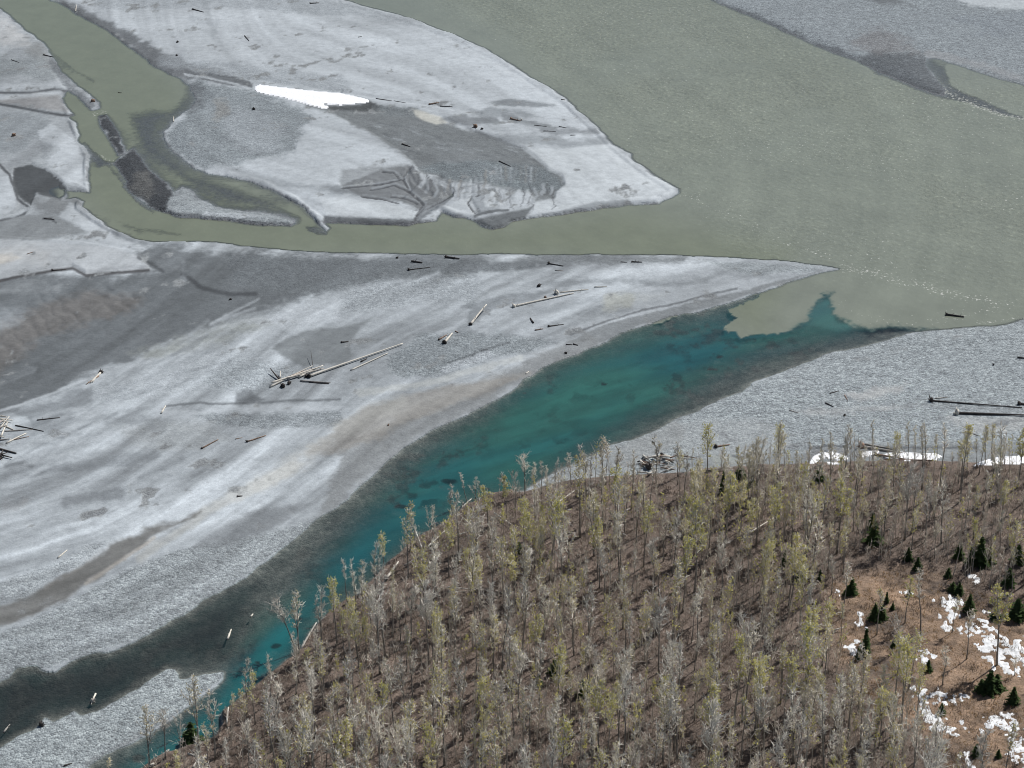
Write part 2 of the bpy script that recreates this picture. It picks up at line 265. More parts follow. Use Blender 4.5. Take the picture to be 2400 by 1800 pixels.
# left shore
P(Z(1,(-90,-60),(0,55),(180,210),(330,345),(480,535),(640,690),(560,690),(440,590),(440,740),(520,880),(580,1010),(580,1260),(420,1240),(545,1300),(880,1545),(960,1680),(-90,1680)), (.40,.42,.455), 6, .9, .2)
P(Z(1,(-60,90),(60,130),(180,260),(200,290),(-60,300)), (.50,.49,.50), 14, .7, None, 1, 1.)
P(Z(1,(200,290),(260,270),(350,430),(240,420),(180,340)), OLIVE, 14, .4); P(Z(1,(-60,380),(250,370),(420,470),(300,520),(-60,500)), (.32,.345,.37), 16, .8, .6)
S(Z(1,(-60,570),(200,570),(420,560)), 12, PALE, 9, .9, .05); S(Z(1,(0,600),(200,602),(350,578),(440,592)), 3, WET_SHADE, 2.2, .8, None, .4); S(Z(1,(330,400),(450,560),(580,690)), 9, (.20,.215,.24), 6, .8, .7)  # thin dark stroke: shade of the scarp edge painted in
P(Z(1,(60,625),(380,600),(440,735),(250,705),(-40,660)), (.345,.335,.345), 8, .85, .05); S(Z(1,(-40,670),(100,692),(250,722),(400,747),(470,747)), 3, WET_SHADE, 2.4, .85, None, .4); S(Z(1,(-40,635),(200,620),(380,595)), 5, PALE, 4, .7)  # dark stroke along the terrace edge stands in for its shade
P(Z(1,(-60,730),(300,740),(330,800),(230,900),(100,1000),(-60,980)), (.30,.325,.355), 16, .7, .5)
P(Z(1,(250,850),(330,790),(420,850),(500,930),(570,1100),(562,1240),(420,1190),(300,1050),(380,960),(270,950)), PALE, 9, .9, .05, 1.6)
P(Z(1,(240,900),(340,940),(300,1010),(240,980)), GREY, 12, .6)
P(Z(1,(100,1090),(200,1060),(300,1110),(400,1180),(440,1250),(380,1300),(240,1250),(210,1330),(110,1270),(80,1170)), (.125,.135,.15), 6, .95, .1); P(Z(1,(200,1260),(400,1290),(540,1290),(420,1390),(250,1380)), (.24,.25,.265), 12, .8)
P(Z(1,(-60,1040),(50,1130),(85,1220),(110,1330),(60,1380),(-60,1400)), PALE, 4, .9, .03, .5); S(Z(1,(-20,1050),(60,1130),(92,1220),(115,1290),(190,1345),(150,1390),(30,1420),(-60,1440)), 3, WET_SHADE, 2.2, .8, None, .5)  # dark outline: scarp shade painted around the raised oval
P(Z(1,(-60,1430),(200,1390),(380,1400),(600,1510),(300,1560),(-60,1560)), (.29,.305,.325), 10, .85, .1); S(Z(1,(-40,1410),(80,1400),(190,1350)), 4, PALE, 3, .7); S(Z(1,(280,1415),(330,1418),(360,1440)), 2.5, WET_SHADE, 2, .7)
P(Z(1,(380,1400),(450,1310),(560,1375),(700,1475),(900,1560),(960,1680),(-60,1690),(-60,1560),(300,1555),(590,1510),(480,1440)), PALE, 8, .9, .05); P(Z(1,(-60,1580),(150,1590),(330,1640),(300,1690),(-60,1690)), (.64,.57,.50), 22, .75)
S(Z(1,(760,1510),(950,1585),(1250,1590)), 8, GREY, 7, .8, .2)
# middle bar
P(Z(4,(-90,175),(350,130),(600,130),(980,90),(900,0),(950,-60),(2212,0))+Z(5,(700,0),(1300,-6),(2212,-2),(2212,40),(1300,70),(700,115),(300,155),(0,205))+Z(4,(1900,275),(1600,375),(1400,445),(1200,520),(1000,620),(800,700),(600,775),(300,905),(0,1025),(-90,1050)), (.185,.20,.22), 22, .95, .15)
P(Z(4,(1400,-40),(2212,0))+Z(5,(900,0),(1200,60),(700,120),(0,210))+Z(4,(1900,270),(1500,200)), (.235,.255,.28), 30, .8, .6)
P(Z(5,(1000,0),(2212,-3),(2212,50),(1500,60)), (.30,.32,.345), 10, .7, .6)
P(Z(4,(-90,170),(120,132),(340,95),(470,78),(560,127),(720,107),(980,90),(910,0),(700,-60),(-90,-120)), (.47,.485,.52), 4, .85, .05, .6); P(Z(4,(-60,-20),(60,-10),(120,20),(60,50),(-60,60)), (.62,.56,.50), 16, .6)
S(Z(4,(-40,172),(120,135),(340,97),(470,80),(560,129),(720,110),(960,92)), 3.5, (.12,.115,.125), 2.2, .85, None, .6); P(Z(4,(-60,200),(130,170),(420,190),(350,230),(100,240),(-60,260)), (.40,.42,.45), 10, .7, .1, 1.5, 1.)  # thin dark stroke: shade of the silt scarp put into the colour
P(Z(4,(-60,480),(200,330),(600,240),(900,280),(850,360),(500,480),(250,560),(0,700),(-60,720)), (.25,.225,.215), 30, .7, .1)
P(Z(4,(-60,310),(100,300),(150,440),(0,500),(-60,520)), LG, 18, .6, None, 1.5, 1.); S(Z(4,(-40,830),(100,780),(210,735)), 8, LG, 7, .4); S(Z(4,(420,590),(560,540),(660,500)), 9, GREY, 9, .6); S(Z(4,(1180,120),(1300,200),(1500,250),(1650,245)), 5, WET_SHADE, 4, .7); S(Z(4,(900,10),(1000,60),(1060,100)), 4, WET_SHADE, 3, .6); S(Z(4,(1190,50),(1180,150)), 7, LG, 7, .5)
S(Z(4,(0,1000),(150,960),(330,890),(560,800)), 3.2, PALE, 2.5, .8); S(Z(4,(640,770),(760,720),(900,690),(1050,650),(1200,615)), 8, PALE, 6, .7)
P(Z(4,(80,1010),(350,940),(520,860),(600,850),(600,950),(480,1060),(350,1150),(250,1130),(150,1060)), GREY, 12, .85); S(Z(4,(220,1060),(380,1010),(540,980)), 5, PALE, 4, .5)
P(Z(4,(850,640),(1300,480),(1700,380),(1750,450),(1400,560),(1000,650)), (.375,.39,.375), 20, .7); P(Z(4,(1500,440),(1700,370),(2000,270),(2212,250),(2212,400),(1900,440)), PALE, 20, .8, .2)
P(Z(4,(1760,600),(1860,530),(2000,480),(2212,462))+Z(5,(130,430),(225,385),(130,465),(55,560),(70,650),(0,690))+Z(4,(1960,722),(1880,670),(1800,625)), (.275,.293,.315), 5, .92, .05); S(Z(4,(1600,520),(1900,450),(2212,410)), 6, PALE, 5, .6)
P(Z(4,(600,870),(900,760),(1300,640),(1750,640),(1900,740),(1700,850),(1300,880),(900,950),(620,960)), (.44,.465,.505), 22, .8, .4)
P(Z(4,(1480,680),(1700,660),(1900,760),(1750,880),(1400,900),(1250,800)), (.38,.41,.445), 25, .7, .8)
P(Z(4,(1510,890),(1620,860),(1710,930),(1640,975),(1530,960)), DG, 10, .8); S(Z(4,(1080,975),(1300,948),(1450,960),(1700,955),(1900,935),(2200,930)), 2.6, DG, 2.2, .7); P(Z(4,(1000,990),(1500,980),(2200,950),(2212,1010),(1600,1020),(1000,1060)), PALE, 14, .8, .05)
P(Z(4,(1250,1020),(1700,1030),(2212,1000),(2212,1100),(1700,1110),(1400,1080)), (.31,.335,.365), 12, .8, .9); P(Z(4,(700,1100),(1300,1060),(1500,1180),(1100,1240),(800,1180)), (.385,.40,.42), 25, .7, .3)
S(Z(4,(0,1450),(300,1385),(600,1350),(1000,1295)), 14, GREY, 13, .75); S(Z(4,(430,1600),(600,1560),(760,1540)), 13, DG, 12, .7); S(Z(4,(250,1400),(420,1380)), 12, DG, 10, .5); P(Z(4,(-60,1560),(150,1530),(300,1600),(0,1680),(-60,1680)), (.36,.34,.34), 16, .6, .4, 1, 1.); S(Z(4,(30,1360),(150,1340),(200,1370)), 5, DG, 5, .6)
S(Z(4,(700,1080),(950,1060),(1050,1120)), 12, GREY, 12, .5); S(Z(4,(900,1440),(1050,1380),(1180,1310)), 5, GREY, 5, .5)
P(Z(5,(0,210),(300,160),(700,140),(950,190),(850,290),(400,330),(0,380)), (.38,.405,.44), 25, .75, .8)
P(Z(5,(300,640),(500,520),(800,490),(1100,490),(1400,560),(1250,620),(1000,650),(700,750),(400,790),(290,740)), (.325,.355,.385), 16, .85, 1.)
P(Z(5,(640,730),(800,660),(960,610),(1000,640),(850,700),(680,755)), PALE, 6, .7); S(Z(5,(700,690),(850,640),(960,600),(1090,560)), 2.5, DG, 2, .6)
P(Z(5,(790,320),(1000,270),(1200,230),(1350,220),(1250,280),(1000,340),(870,340)), GREY, 9, .8); P(Z(5,(850,330),(960,350),(900,420),(830,460),(820,400)), GREY, 9, .8); P(Z(5,(740,470),(820,450),(850,470),(740,540)), GREY, 8, .7)
S(Z(5,(1300,190),(1500,165),(1750,160),(2000,170),(2212,195)), 7, GREY, 6, .8); P(Z(5,(1250,340),(1500,290),(1700,260),(1500,340),(1300,380)), LG, 10, .8); P(Z(5,(1700,260),(1900,240),(2100,250),(1900,320),(1700,350)), (.47,.47,.43), 14, .7); P(Z(5,(1480,380),(1700,320),(1640,370),(1500,400)), GREY, 8, .6); P(Z(5,(1730,380),(1950,310),(1900,350),(1780,390)), GREY, 8, .6)
P(Z(5,(1900,200),(2212,190))+Z(6,(300,130),(600,180),(200,320),(0,360))+Z(5,(2100,380),(1700,480),(1500,460),(1900,340)), PALE, 12, .8, .15); P(Z(6,(150,30),(500,40),(960,72),(800,110),(500,120),(250,80)), (.37,.40,.43), 10, .8, .8); P(Z(5,(1500,50),(2212,40))+Z(6,(200,60),(200,120),(0,160))+Z(5,(1700,140),(1450,130)), PALE, 12, .6, .2)
S(Z(5,(1480,510),(1700,430),(1950,350),(2212,300))+Z(6,(200,240),(350,210)), 2.2, DG, 1.8, .75); P(Z(5,(1450,560),(1700,450),(2000,370),(2212,320))+Z(6,(600,170),(900,95),(560,205),(200,325),(0,375))+Z(5,(1950,445),(1700,555)), (.27,.285,.305), 6, .8, .2)
P(Z(5,(1600,510),(1300,610),(1000,770),(700,880),(400,1000),(100,1190),(0,1260))+Z(7,(2050,40),(1950,130))+Z(5,(200,1430),(500,1180),(800,1030),(1000,930),(1300,740),(1700,560)), (.30,.308,.322), 18, .85, .25)
P(FD((1080,815),(900,850),(780,885),(700,940),(640,990),(720,985),(820,945),(920,895),(1050,850),(1140,805)), (.37,.345,.325), 14, .8, .1)
S(FD((1120,775),(1060,790),(900,832),(780,850)), 8, (.52,.525,.52), 7, .7, .1); S(FD((860,870),(780,905),(720,940),(640,1000),(560,1050)), 20, (.50,.49,.475), 22, .55, .1); S(FD((640,1000),(560,1050),(470,1095),(380,1150),(300,1205)), 12, (.54,.525,.50), 13, .65, .1)
P(Z(7,(-90,760),(-90,640),(200,540),(380,440),(560,330),(700,210),(900,110),(1100,60),(1300,0),(1130,110),(960,190),(800,310),(600,450),(400,570),(200,670),(0,745)), (.205,.195,.185), 12, .92, .05)
S(Z(7,(640,250),(500,380),(300,490)), 6, BROWN, 6, .4); S(Z(7,(560,460),(800,300),(1000,170)), 4, (.47,.43,.40), 4, .7)
P(Z(7,(-90,500),(300,350),(560,210),(700,190),(500,360),(200,530),(-90,620)), (.42,.445,.475), 14, .8, .9)
P(Z(7,(-90,840),(400,620),(700,430),(1000,290),(1300,210),(1700,150),(2000,60),(2130,20),(1650,370),(1230,640),(880,830),(500,960),(-90,1150)), (.37,.395,.42), 14, .9, 1.)
P(Z(7,(1250,230),(1450,100),(1700,-40),(2000,-60),(1800,80),(1500,220)), (.285,.30,.325), 18, .8, .2); S(Z(7,(900,330),(1100,230),(1400,60)), 6, PALE, 6, .6)
S(Z(7,(760,560),(1000,420),(1300,330)), 10, (.29,.31,.33), 10, .5); P(Z(7,(500,650),(620,600),(640,650),(540,700)), GREY, 14, .6)
for i in range(70):
    x = random.uniform(0, 1500); y = 1500-x*.62+random.uniform(-230, 60)
    S(Z(4,(x,y),(x+random.uniform(150,420),y-random.uniform(60,170))), random.uniform(1.5, 5), random.choice([PALE,LG,GREY,PALE]), 4, random.uniform(.2,.5))
# other bars
P(LAND['cobble'], (.40,.43,.455), 6, 1, 1.); S(Z(7,(560,1640),(850,1480),(1100,1330)), 7, (.27,.275,.29), 7, .6)
P(LAND['bank'], (.395,.425,.455), 6, 1, 1.)
P(Z(6,(1050,900),(1250,870),(1430,840),(1400,890),(1150,940)), (.47,.465,.475), 14, .85, .25); P(Z(6,(700,1010),(900,990),(1250,970),(1500,960),(1300,1000),(900,1040)), (.46,.455,.465), 14, .7, .3); P(Z(6,(-40,1130),(200,1050),(500,1060),(700,1160),(600,1290),(200,1330),(-40,1330)), (.42,.435,.455), 30, .8, .5)
P(Z(6,(1700,1050),(2212,1060),(2300,1140),(1900,1140)), (.46,.455,.46), 14, .7, .4); P(Z(6,(-200,1330),(400,1290),(800,1300),(1100,1230),(1700,1210),(2300,1200),(2300,1370),(-200,1420)), (.31,.32,.335), 18, .85, .25)
P(Z(6,(200,1290),(440,1300),(450,1345),(200,1350)), (.42,.435,.42), 8, .8); S(Z(6,(830,1250),(950,1228),(1100,1240),(1400,1245),(1700,1240),(1900,1240)), 3, DG, 3, .8); S(Z(6,(800,1330),(860,1270),(960,1250),(1080,1290)), 9, (.27,.26,.27), 8, .7); S(Z(6,(330,1295),(430,1310)), 3, DG, 2, .8); S(Z(6,(1450,960),(1900,985),(2212,1005)), 7, (.33,.345,.37), 6, .7, .8)
P(Z(5,(1200,1530),(1400,1400),(1800,1230),(2212,1050),(2212,1200),(1800,1430)), (.37,.375,.385), 14, .8, .3)
P(LAND['far'], (.335,.365,.40), 6, 1, 1.); S(Z(3,(190,0),(420,100),(700,220),(1000,350),(1230,450),(1640,615)), 9, (.13,.145,.17), 7, .9, 1.)
P(Z(3,(1100,400),(1250,330),(1500,360),(1580,400),(1640,500),(1720,620),(1560,590),(1300,480)), (.165,.18,.205), 12, .9, 1.); P(Z(3,(1150,210),(1400,240),(1550,340),(1300,350),(1100,300)), (.27,.25,.26), 24, .6)
S(Z(3,(1600,350),(1800,390),(2212,520)), 8, (.40,.40,.42), 6, .8, .3); P(Z(3,(1750,-60),(2300,-60),(2300,70),(2050,60),(1850,50)), WHITE, 8, .9, .1); P(Z(3,(1050,-40),(1300,-40),(1520,40),(1300,30)), DG, 10, .8, .6); P(Z(3,(1700,90),(2212,100),(2212,250),(1900,200)), (.30,.33,.375), 30, .7, 1.)
C *= (1+mM*.42*(fM-.5)+mI*.30*(fI-.5))[:,None]
lum = C.mean(1)
C = C*(.85*(np.clip(lum, .05, .8)/.5)**.5)[:,None]*np.array((.966,1.,.978))*.87
# wet rim along every shore, drowned beds
rim = sst(v1, 560, 640); rim = (1-.6*rim)*(1-sst(D+1.2*(vn(X*.4, Y*.4, 90)-.5), .0, 1.1))*(D > -1)*sst(fbm(X*.03, Y*.03, 92, 3), .25, .65)
C = C*(1-.72*rim[:,None])+np.array((.095,.10,.112))*.72*rim[:,None]
tb = (1-sst(v1, 610, 660))[:,None]; BT = np.array((.088,.090,.096))[None]*(.8+.4*fbm(X*.15, Y*.1, 37, 3))[:,None]
bed = sst(-D, 0, .4)
ldk = poly_mask(Z(7,(-90,1600),(-90,1060),(300,1010),(900,840),(1300,620),(1600,500),(1500,900),(1100,1000),(800,1200),(300,1340)), 60)
bedc = (.060-.030*ldk+(.062-.03*ldk)*sst(.55*fbm(X*.7, Y*.5, 33, 4)+.45*fbm((X*.82+Y*.57)*.10, (-X*.57+Y*.82)*.4, 35, 4), .25, .75))[:,None]*np.array((1.,.97,.90))
bedturb = np.array((.11,.108,.098))
bedc = bedc*(1-.75*tb)+BT*.75*tb
bedc = bedc*(1+1.5*np.exp(np.minimum(D, 0)/1.3))[:,None]
C = C*(1-bed[:,None])+bedc*bed[:,None]; G = np.where(D < 0, .75, G)

# forest floor
fl = fbm(X*.35, Y*.35, 101, 4); fl2 = fbm(X*.06, Y*.06, 105, 3)
MEADOW = Z(9,(960,470),(1200,380),(1500,370),(1700,420),(2000,560),(2300,650),(2300,1900),(1800,1900),(1650,1500),(1350,1330),(1150,1150),(1050,1000),(960,750))
mead = poly_mask(MEADOW, 45, 3, Uc, Vc)
fl3 = vn(X*1.7, Y*1.1, 108)
fc = np.array((.108,.083,.068))[None]*((.30+1.1*fl+.5*fl3)*(.6+.75*fl2))[:,None]
mc = np.array((.195,.135,.092))[None]*((.35+1.3*fl)*(.6+.8*fl2))[:,None]
mead = mead*sst(fl2+.5*fl, .45, .85)
fc = fc*(1-mead[:,None]*.95)+mc*mead[:,None]*.95
fm = poly_mask(FOREST, 4, 1.0)[:,None]
C = C*(1-fm)+fc*fm; G = G*(1-fm[:,0])+.5*fm[:,0]
far = out[:,None]*1.
C = np.clip(C, .01, .75)

# ------------------------------------------------------------------ material helpers
def new_mat(name):
    m = bpy.data.materials.new(name); m.use_nodes = True; nt = m.node_tree; nt.nodes.clear()
    o = nt.nodes.new('ShaderNodeOutputMaterial'); return m, nt, o
def nd(nt, t, **kw):
    n = nt.nodes.new(t)
    for k, v in kw.items():
        if k == 'i':
            for a, b in v.items(): n.inputs[a].default_value = b
        else: setattr(n, k, v)
    return n
def ramp(nt, fac, stops):
    r = nd(nt, 'ShaderNodeValToRGB'); el = r.color_ramp.elements
    while len(el) < len(stops): el.new(.5)
    for e, (p, c) in zip(el, stops): e.position = p; e.color = (*c, 1) if len(c) == 3 else c
    nt.links.new(fac, r.inputs[0]); return r.outputs[0]
def mth(nt, op, a, b=None, clamp=False):
    n = nd(nt, 'ShaderNodeMath', operation=op, use_clamp=clamp)
    for i, x in enumerate([a, b]):
        if x is None: continue
        if isinstance(x, (int, float)): n.inputs[i].default_value = x
        else: nt.links.new(x, n.inputs[i])
    return n.outputs[0]
def mixc(nt, fac, a, b, blend='MIX'):
    n = nd(nt, 'ShaderNodeMix', data_type='RGBA', blend_type=blend)
    for s, x in ((n.inputs[0], fac), (n.inputs[6], a), (n.inputs[7], b)):
        if isinstance(x, (int, float)): s.default_value = x
        elif isinstance(x, tuple): s.default_value = (*x, 1)
        else: nt.links.new(x, s)
    return n.outputs[2]

def ground_mat():
    m, nt, o = new_mat('river_sediment'); L = nt.links.new
    col = nd(nt, 'ShaderNodeAttribute', attribute_name='tint').outputs[0]
    g = nd(nt, 'ShaderNodeAttribute', attribute_name='gravel').outputs[2]
    pos = nd(nt, 'ShaderNodeNewGeometry').outputs[0]
    v1_ = nd(nt, 'ShaderNodeTexVoronoi', i={'Scale':2.3}); v2_ = nd(nt, 'ShaderNodeTexVoronoi', i={'Scale':1.0})
    n1 = nd(nt, 'ShaderNodeTexNoise', i={'Scale':.35,'Detail':6.,'Roughness':.65}); n2 = nd(nt, 'ShaderNodeTexNoise', i={'Scale':3.,'Detail':3.})
    for n in (v1_, v2_, n1, n2): L(pos, n.inputs['Vector'])
    s1 = nd(nt, 'ShaderNodeSeparateColor'); L(v1_.outputs['Color'], s1.inputs[0]); s2 = nd(nt, 'ShaderNodeSeparateColor'); L(v2_.outputs['Color'], s2.inputs[0])
    stone = mth(nt, 'ADD', mth(nt, 'MULTIPLY', s1.outputs[0], .65), mth(nt, 'MULTIPLY', s2.outputs[0], .35))
    sp = ramp(nt, stone, [(0.1,(.50,.50,.51)),(.42,(.90,.91,.92)),(.62,(1.05,1.05,1.05)),(.9,(1.5,1.5,1.48))])
    c1 = mixc(nt, g, col, sp, 'MULTIPLY')
    fine = ramp(nt, n1.outputs[0], [(.25,(.80,.80,.80)),(.5,(1.,1.,1.)),(.75,(1.15,1.15,1.14))])
    c2 = mixc(nt, 1., c1, fine, 'MULTIPLY')
    f2 = ramp(nt, n2.outputs[0], [(.3,(.88,.88,.88)),(.7,(1.1,1.1,1.1))]); c2 = mixc(nt, .7, c2, f2, 'MULTIPLY')
    b = nd(nt, 'ShaderNodeBsdfPrincipled'); L(c2, b.inputs['Base Color']); b.inputs['Roughness'].default_value = .85; b.inputs['Specular IOR Level'].default_value = .25
    hh = mth(nt, 'MULTIPLY', mth(nt, 'ADD', v1_.outputs['Distance'], mth(nt, 'MULTIPLY', v2_.outputs['Distance'], 1.2)), mth(nt, 'MULTIPLY', g, -.28))
    hh = mth(nt, 'ADD', hh, mth(nt, 'MULTIPLY', n1.outputs[0], .22))
    bp = nd(nt, 'ShaderNodeBump', i={'Strength':.75,'Distance':1.}); L(hh, bp.inputs['Height']); L(bp.outputs[0], b.inputs['Normal'])
    L(b.outputs[0], o.inputs[0]); return m

def grid_mesh(name, xs, ys, zs, keep=None, attrs=None):
    h, w = SH; idx = np.arange(h*w).reshape(h, w)
    q = np.stack([idx[1:,:-1], idx[1:,1:], idx[:-1,1:], idx[:-1,:-1]], -1).reshape(-1, 4)
    if keep is not None: q = q[keep]
    used = np.unique(q); remap = np.full(h*w, -1); remap[used] = np.arange(len(used)); q = remap[q]
    co = np.stack([xs[used], ys[used], zs[used]], -1)
    me = raw_mesh(name, co, q)
    for k, a in (attrs or {}).items():
        if a.ndim == 2:
            at = me.attributes.new(k, 'FLOAT_COLOR', 'POINT'); at.data.foreach_set('color', np.concatenate([a[used], np.ones((len(used),1))], 1).astype(np.float32).ravel())
        else:
            at = me.attributes.new(k, 'FLOAT', 'POINT'); at.data.foreach_set('value', a[used].astype(np.float32))
    return me
def raw_mesh(name, co, q, smooth=True):
    me = bpy.data.meshes.new(name); n = len(q); k = q.shape[1]
    me.vertices.add(len(co)); me.vertices.foreach_set('co', co.astype(np.float32).ravel())
    me.loops.add(n*k); me.loops.foreach_set('vertex_index', q.astype(np.int32).ravel())
    me.polygons.add(n); me.polygons.foreach_set('loop_start', np.arange(0, n*k, k, dtype=np.int32))
    me.update(calc_edges=True); me.validate()
    if smooth: me.polygons.foreach_set('use_smooth', np.ones(n, bool))
    return me
def obj(name, me, mat=None, parent=None, **props):
    o = bpy.data.objects.new(name, me); COL.objects.link(o)
    if mat is not None and not me.materials:
        for x in (mat if isinstance(mat, (list, tuple)) else [mat]): me.materials.append(x)
    if parent is not None: o.parent = parent
    for k, v in props.items(): o[k] = v
    return o

TZ = ZH.reshape(SH)
GM = ground_mat()
obj('ground', grid_mesh('ground', X, Y, ZH, None, {'tint':C, 'gravel':G}), GM, kind='structure', label='grey silt and gravel river plain with a wooded brown terrace', category='ground')

# ------------------------------------------------------------------ water
CLEAR = Z(6,(505,235),(460,285),(380,310),(285,340),(325,375),(352,400),(292,430),(250,470),(290,490),(340,500),(370,530),(500,520),(620,500),(720,470),(800,440),(830,400),(850,350),(880,290),(910,255),(985,248),(955,280),(960,330),(990,370),(1020,410),(1100,450),(1200,470),(1300,460),(1400,455),(1480,475),(1640,485))+A((2350,900),(1700,1300),(900,1900),(100,2100),(-500,2000),(-500,1450),(300,1300),(900,950),(1400,800))
clear = poly_mask(CLEAR, 3.0, 2.2); clear = clear*(1-sst(u1, 1780, 1880))+poly_mask(CLEAR, 17, 3)*sst(u1, 1780, 1880); clear = sst(clear+.8*(fbm(X*.35, Y*.2, 118, 4)-.5)*(1-np.abs(2*clear-1)), .1, .9)
DEEP = FD((1580,690),(1440,715),(1320,755),(1210,800),(1120,850),(1060,905),(970,960),(890,1020),(830,1085),(770,1150),(710,1215),(650,1290),(580,1350),(530,1420),(495,1465),(440,1540),(300,1640),(200,1750),(420,1700),(480,1560),(560,1480),(640,1400),(720,1290),(830,1200),(950,1130),(1010,1065),(1110,1055),(1170,1020),(1250,975),(1330,930),(1420,880),(1490,825),(1560,790),(1640,752),(1740,728),(1840,705),(1790,640),(1700,640))
deep = poly_mask(DEEP, 60, 1.5)
dn = fbm(X*.06, Y*.045, 120, 4)
opt = sst(-ZH, .02, .34); opt = opt*(.90+.1*opt)
fx_ = X*.82+Y*.57; fy_ = -X*.57+Y*.82
strk = fbm(fx_*.035, fy_*.16, 125, 5); strk2 = fbm(fx_*.10, fy_*.30, 127, 4)
opc = np.clip(.10+.84*deep*(.74+.38*strk), 0, .95)*sst(-D, 0, 1.2)
ldark = poly_mask(Z(7,(-90,1600),(-90,1060),(300,1010),(900,840),(1300,620),(1600,500),(1500,900),(1100,1000),(800,1200),(300,1340)), 30)
opc = np.maximum(opc, .42*ldk*sst(-D, .2, 3.)); OP = opt*(1-clear)+opc*clear
dR = sdist(u1+5*w1, v1+4*w2, SHOREI, False); turbc = np.array((.178,.195,.155))[None]*(.80+.20*dn+.20*fbm(dR/40., u1*.0035, 161, 5))[:,None]
calm = poly_mask(FD((0,-60),(150,-60),(400,180),(420,300),(300,330),(600,450),(1100,480),(1350,450),(1700,540),(1650,720),(1200,560),(300,560),(100,350),(-60,60)), 60)
turbc = turbc*(1-.8*calm[:,None])+np.array((.150,.166,.112))[None]*.8*calm[:,None]
tealn = sst(fbm(fx_*.02, fy_*.06, 133, 3), .25, .75)[:,None]
tealc = (np.array((.010,.076,.082))*(1-tealn)+np.array((.022,.098,.080))*tealn)*(.86+.24*sst(strk2, .25, .7))[:,None]
near = sst(v1, 1000, 1300)[:,None]*poly_mask(FD((560,1480),(640,1400),(720,1290),(830,1200),(950,1130),(1010,1065),(1110,1050),(1000,1000),(800,1120),(640,1300),(500,1440),(470,1560)), 30)[:,None]
tealc = tealc*(1-near*.5)+np.array((.008,.085,.105))*near*.5
lt = poly_mask(FD((640,1340),(600,1350),(540,1420),(490,1470),(470,1530),(200,1700),(250,1760),(500,1520),(620,1420)), 14)[:,None]
tealc = tealc*(1-lt)+np.array((.012,.108,.114))*lt
WC = turbc*(1-clear[:,None])+tealc*clear[:,None]
mott = sst(fbm(X*.28, Y*.20, 181, 4), .54, .70)*clear*sst(fbm(X*.04, Y*.03, 183, 3), .35, .6)
WC = WC*(1-.30*mott+.06*clear)[:,None]; OP = OP*(1-.30*mott)
ldt = (ldk*(1-deep))[:,None]; WC = WC*(1-ldt)+np.array((.020,.031,.030))*ldt
# dark fringe where the silty plume folds over the clear water
fr = line_mask(Z(6,(250,470),(290,492),(340,505),(370,533),(500,524),(620,504),(720,474),(800,444)), 3.5, 3, .6)*clear
WC = WC*(1-.6*fr[:,None])+np.array((.01,.05,.06))*.6*fr[:,None]; OP = np.maximum(OP, .9*fr)
mixz = poly_mask(Z(6,(850,290),(980,250),(1010,400),(1200,470),(1000,500),(800,470)), 16)*clear
WC = WC*(1-.45*mixz[:,None])+np.array((.07,.155,.145))*.45*mixz[:,None]; OP = np.maximum(OP, .85*mixz)
for (k, x, y, rx_, ry_) in [(7,1785,868,14,8),(5,700,1462,20,7),(5,390,1625,22,6),(7,1670,975,6,4),(7,1930,690,10,5),(7,900,1600,20,12),(7,1190,1385,9,4),(5,950,1510,8,3),(7,2150,490,5,3),(5,1190,890,6,3),(5,1700,830,8,3),(6,190,735,14,4),(6,240,655,9,4)]:
    (cu, cv), = Z(k,(x,y)); e = ((u1-cu+6*w3)/rx_)**2+((v1-cv+4*w4)/ry_)**2; mm = (1-sst(e, .3, 1.2))*clear
    OP = OP*(1-.75*mm); ZH_ = mm
RIPM = poly_mask(FD((700,-60),(830,-60),(1100,80),(1250,250),(1480,420),(1600,540),(1900,590),(2300,680),(2500,600),(2500,200),(1900,150),(1500,-60)), 55)
foam_glint = .30*RIPM*sst(fbm(X*.018, Y*.018, 140, 3), .3, .65)  # pale flecks: whitecaps plus sparkle off wave faces painted as colour
foam_glint = np.maximum(foam_glint, .62*line_mask(Z(6,(1040,78),(1250,110),(1400,160),(1560,190),(1700,240),(1850,270),(2050,310)), 11, 11, 2)); foam_glint = np.maximum(foam_glint, .40*line_mask(Z(3,(0,1250),(170,1330),(400,1430),(550,1510),(720,1600),(950,1659)), 9, 9, 2))
foam_glint = np.maximum(foam_glint, .25*line_mask(Z(6,(1040,300),(1150,370),(1250,420),(1500,430)), 10, 10, 2)); foam_glint = np.maximum(foam_glint, 1.*line_mask(Z(3,(1640,560),(1750,620),(1900,685),(2100,745),(2300,790)), 6, 6, 1)); foam_glint = np.maximum(foam_glint, .6*line_mask(Z(3,(1600,480),(1700,560),(1850,640),(2000,690)), 8, 8, 1))
foam_glint = np.maximum(foam_glint, .7*line_mask(Z(1,(600,750),(640,730),(680,730)), 4, 4, 1)); foam_glint = np.maximum(foam_glint, .7*line_mask(Z(1,(730,1050),(780,1010),(830,975)), 4, 4, 1)); foam_glint = np.maximum(foam_glint, .6*line_mask(Z(1,(620,990),(680,1030),(740,1055),(660,1080)), 4, 4, 1)); foam_glint = np.maximum(foam_glint, .35*line_mask(Z(6,(1600,420),(1800,390),(2212,300)), 14, 12, 2))
foam_glint = np.maximum(foam_glint, .6*line_mask(Z(6,(1900,440),(2100,415),(2212,400)), 4, 4, 1))
ripple = .12+.88*RIPM*(.45+.55*sst(fbm(X*.016, Y*.012, 171, 4), .32, .62)); ripple = ripple*(1-.75*clear)

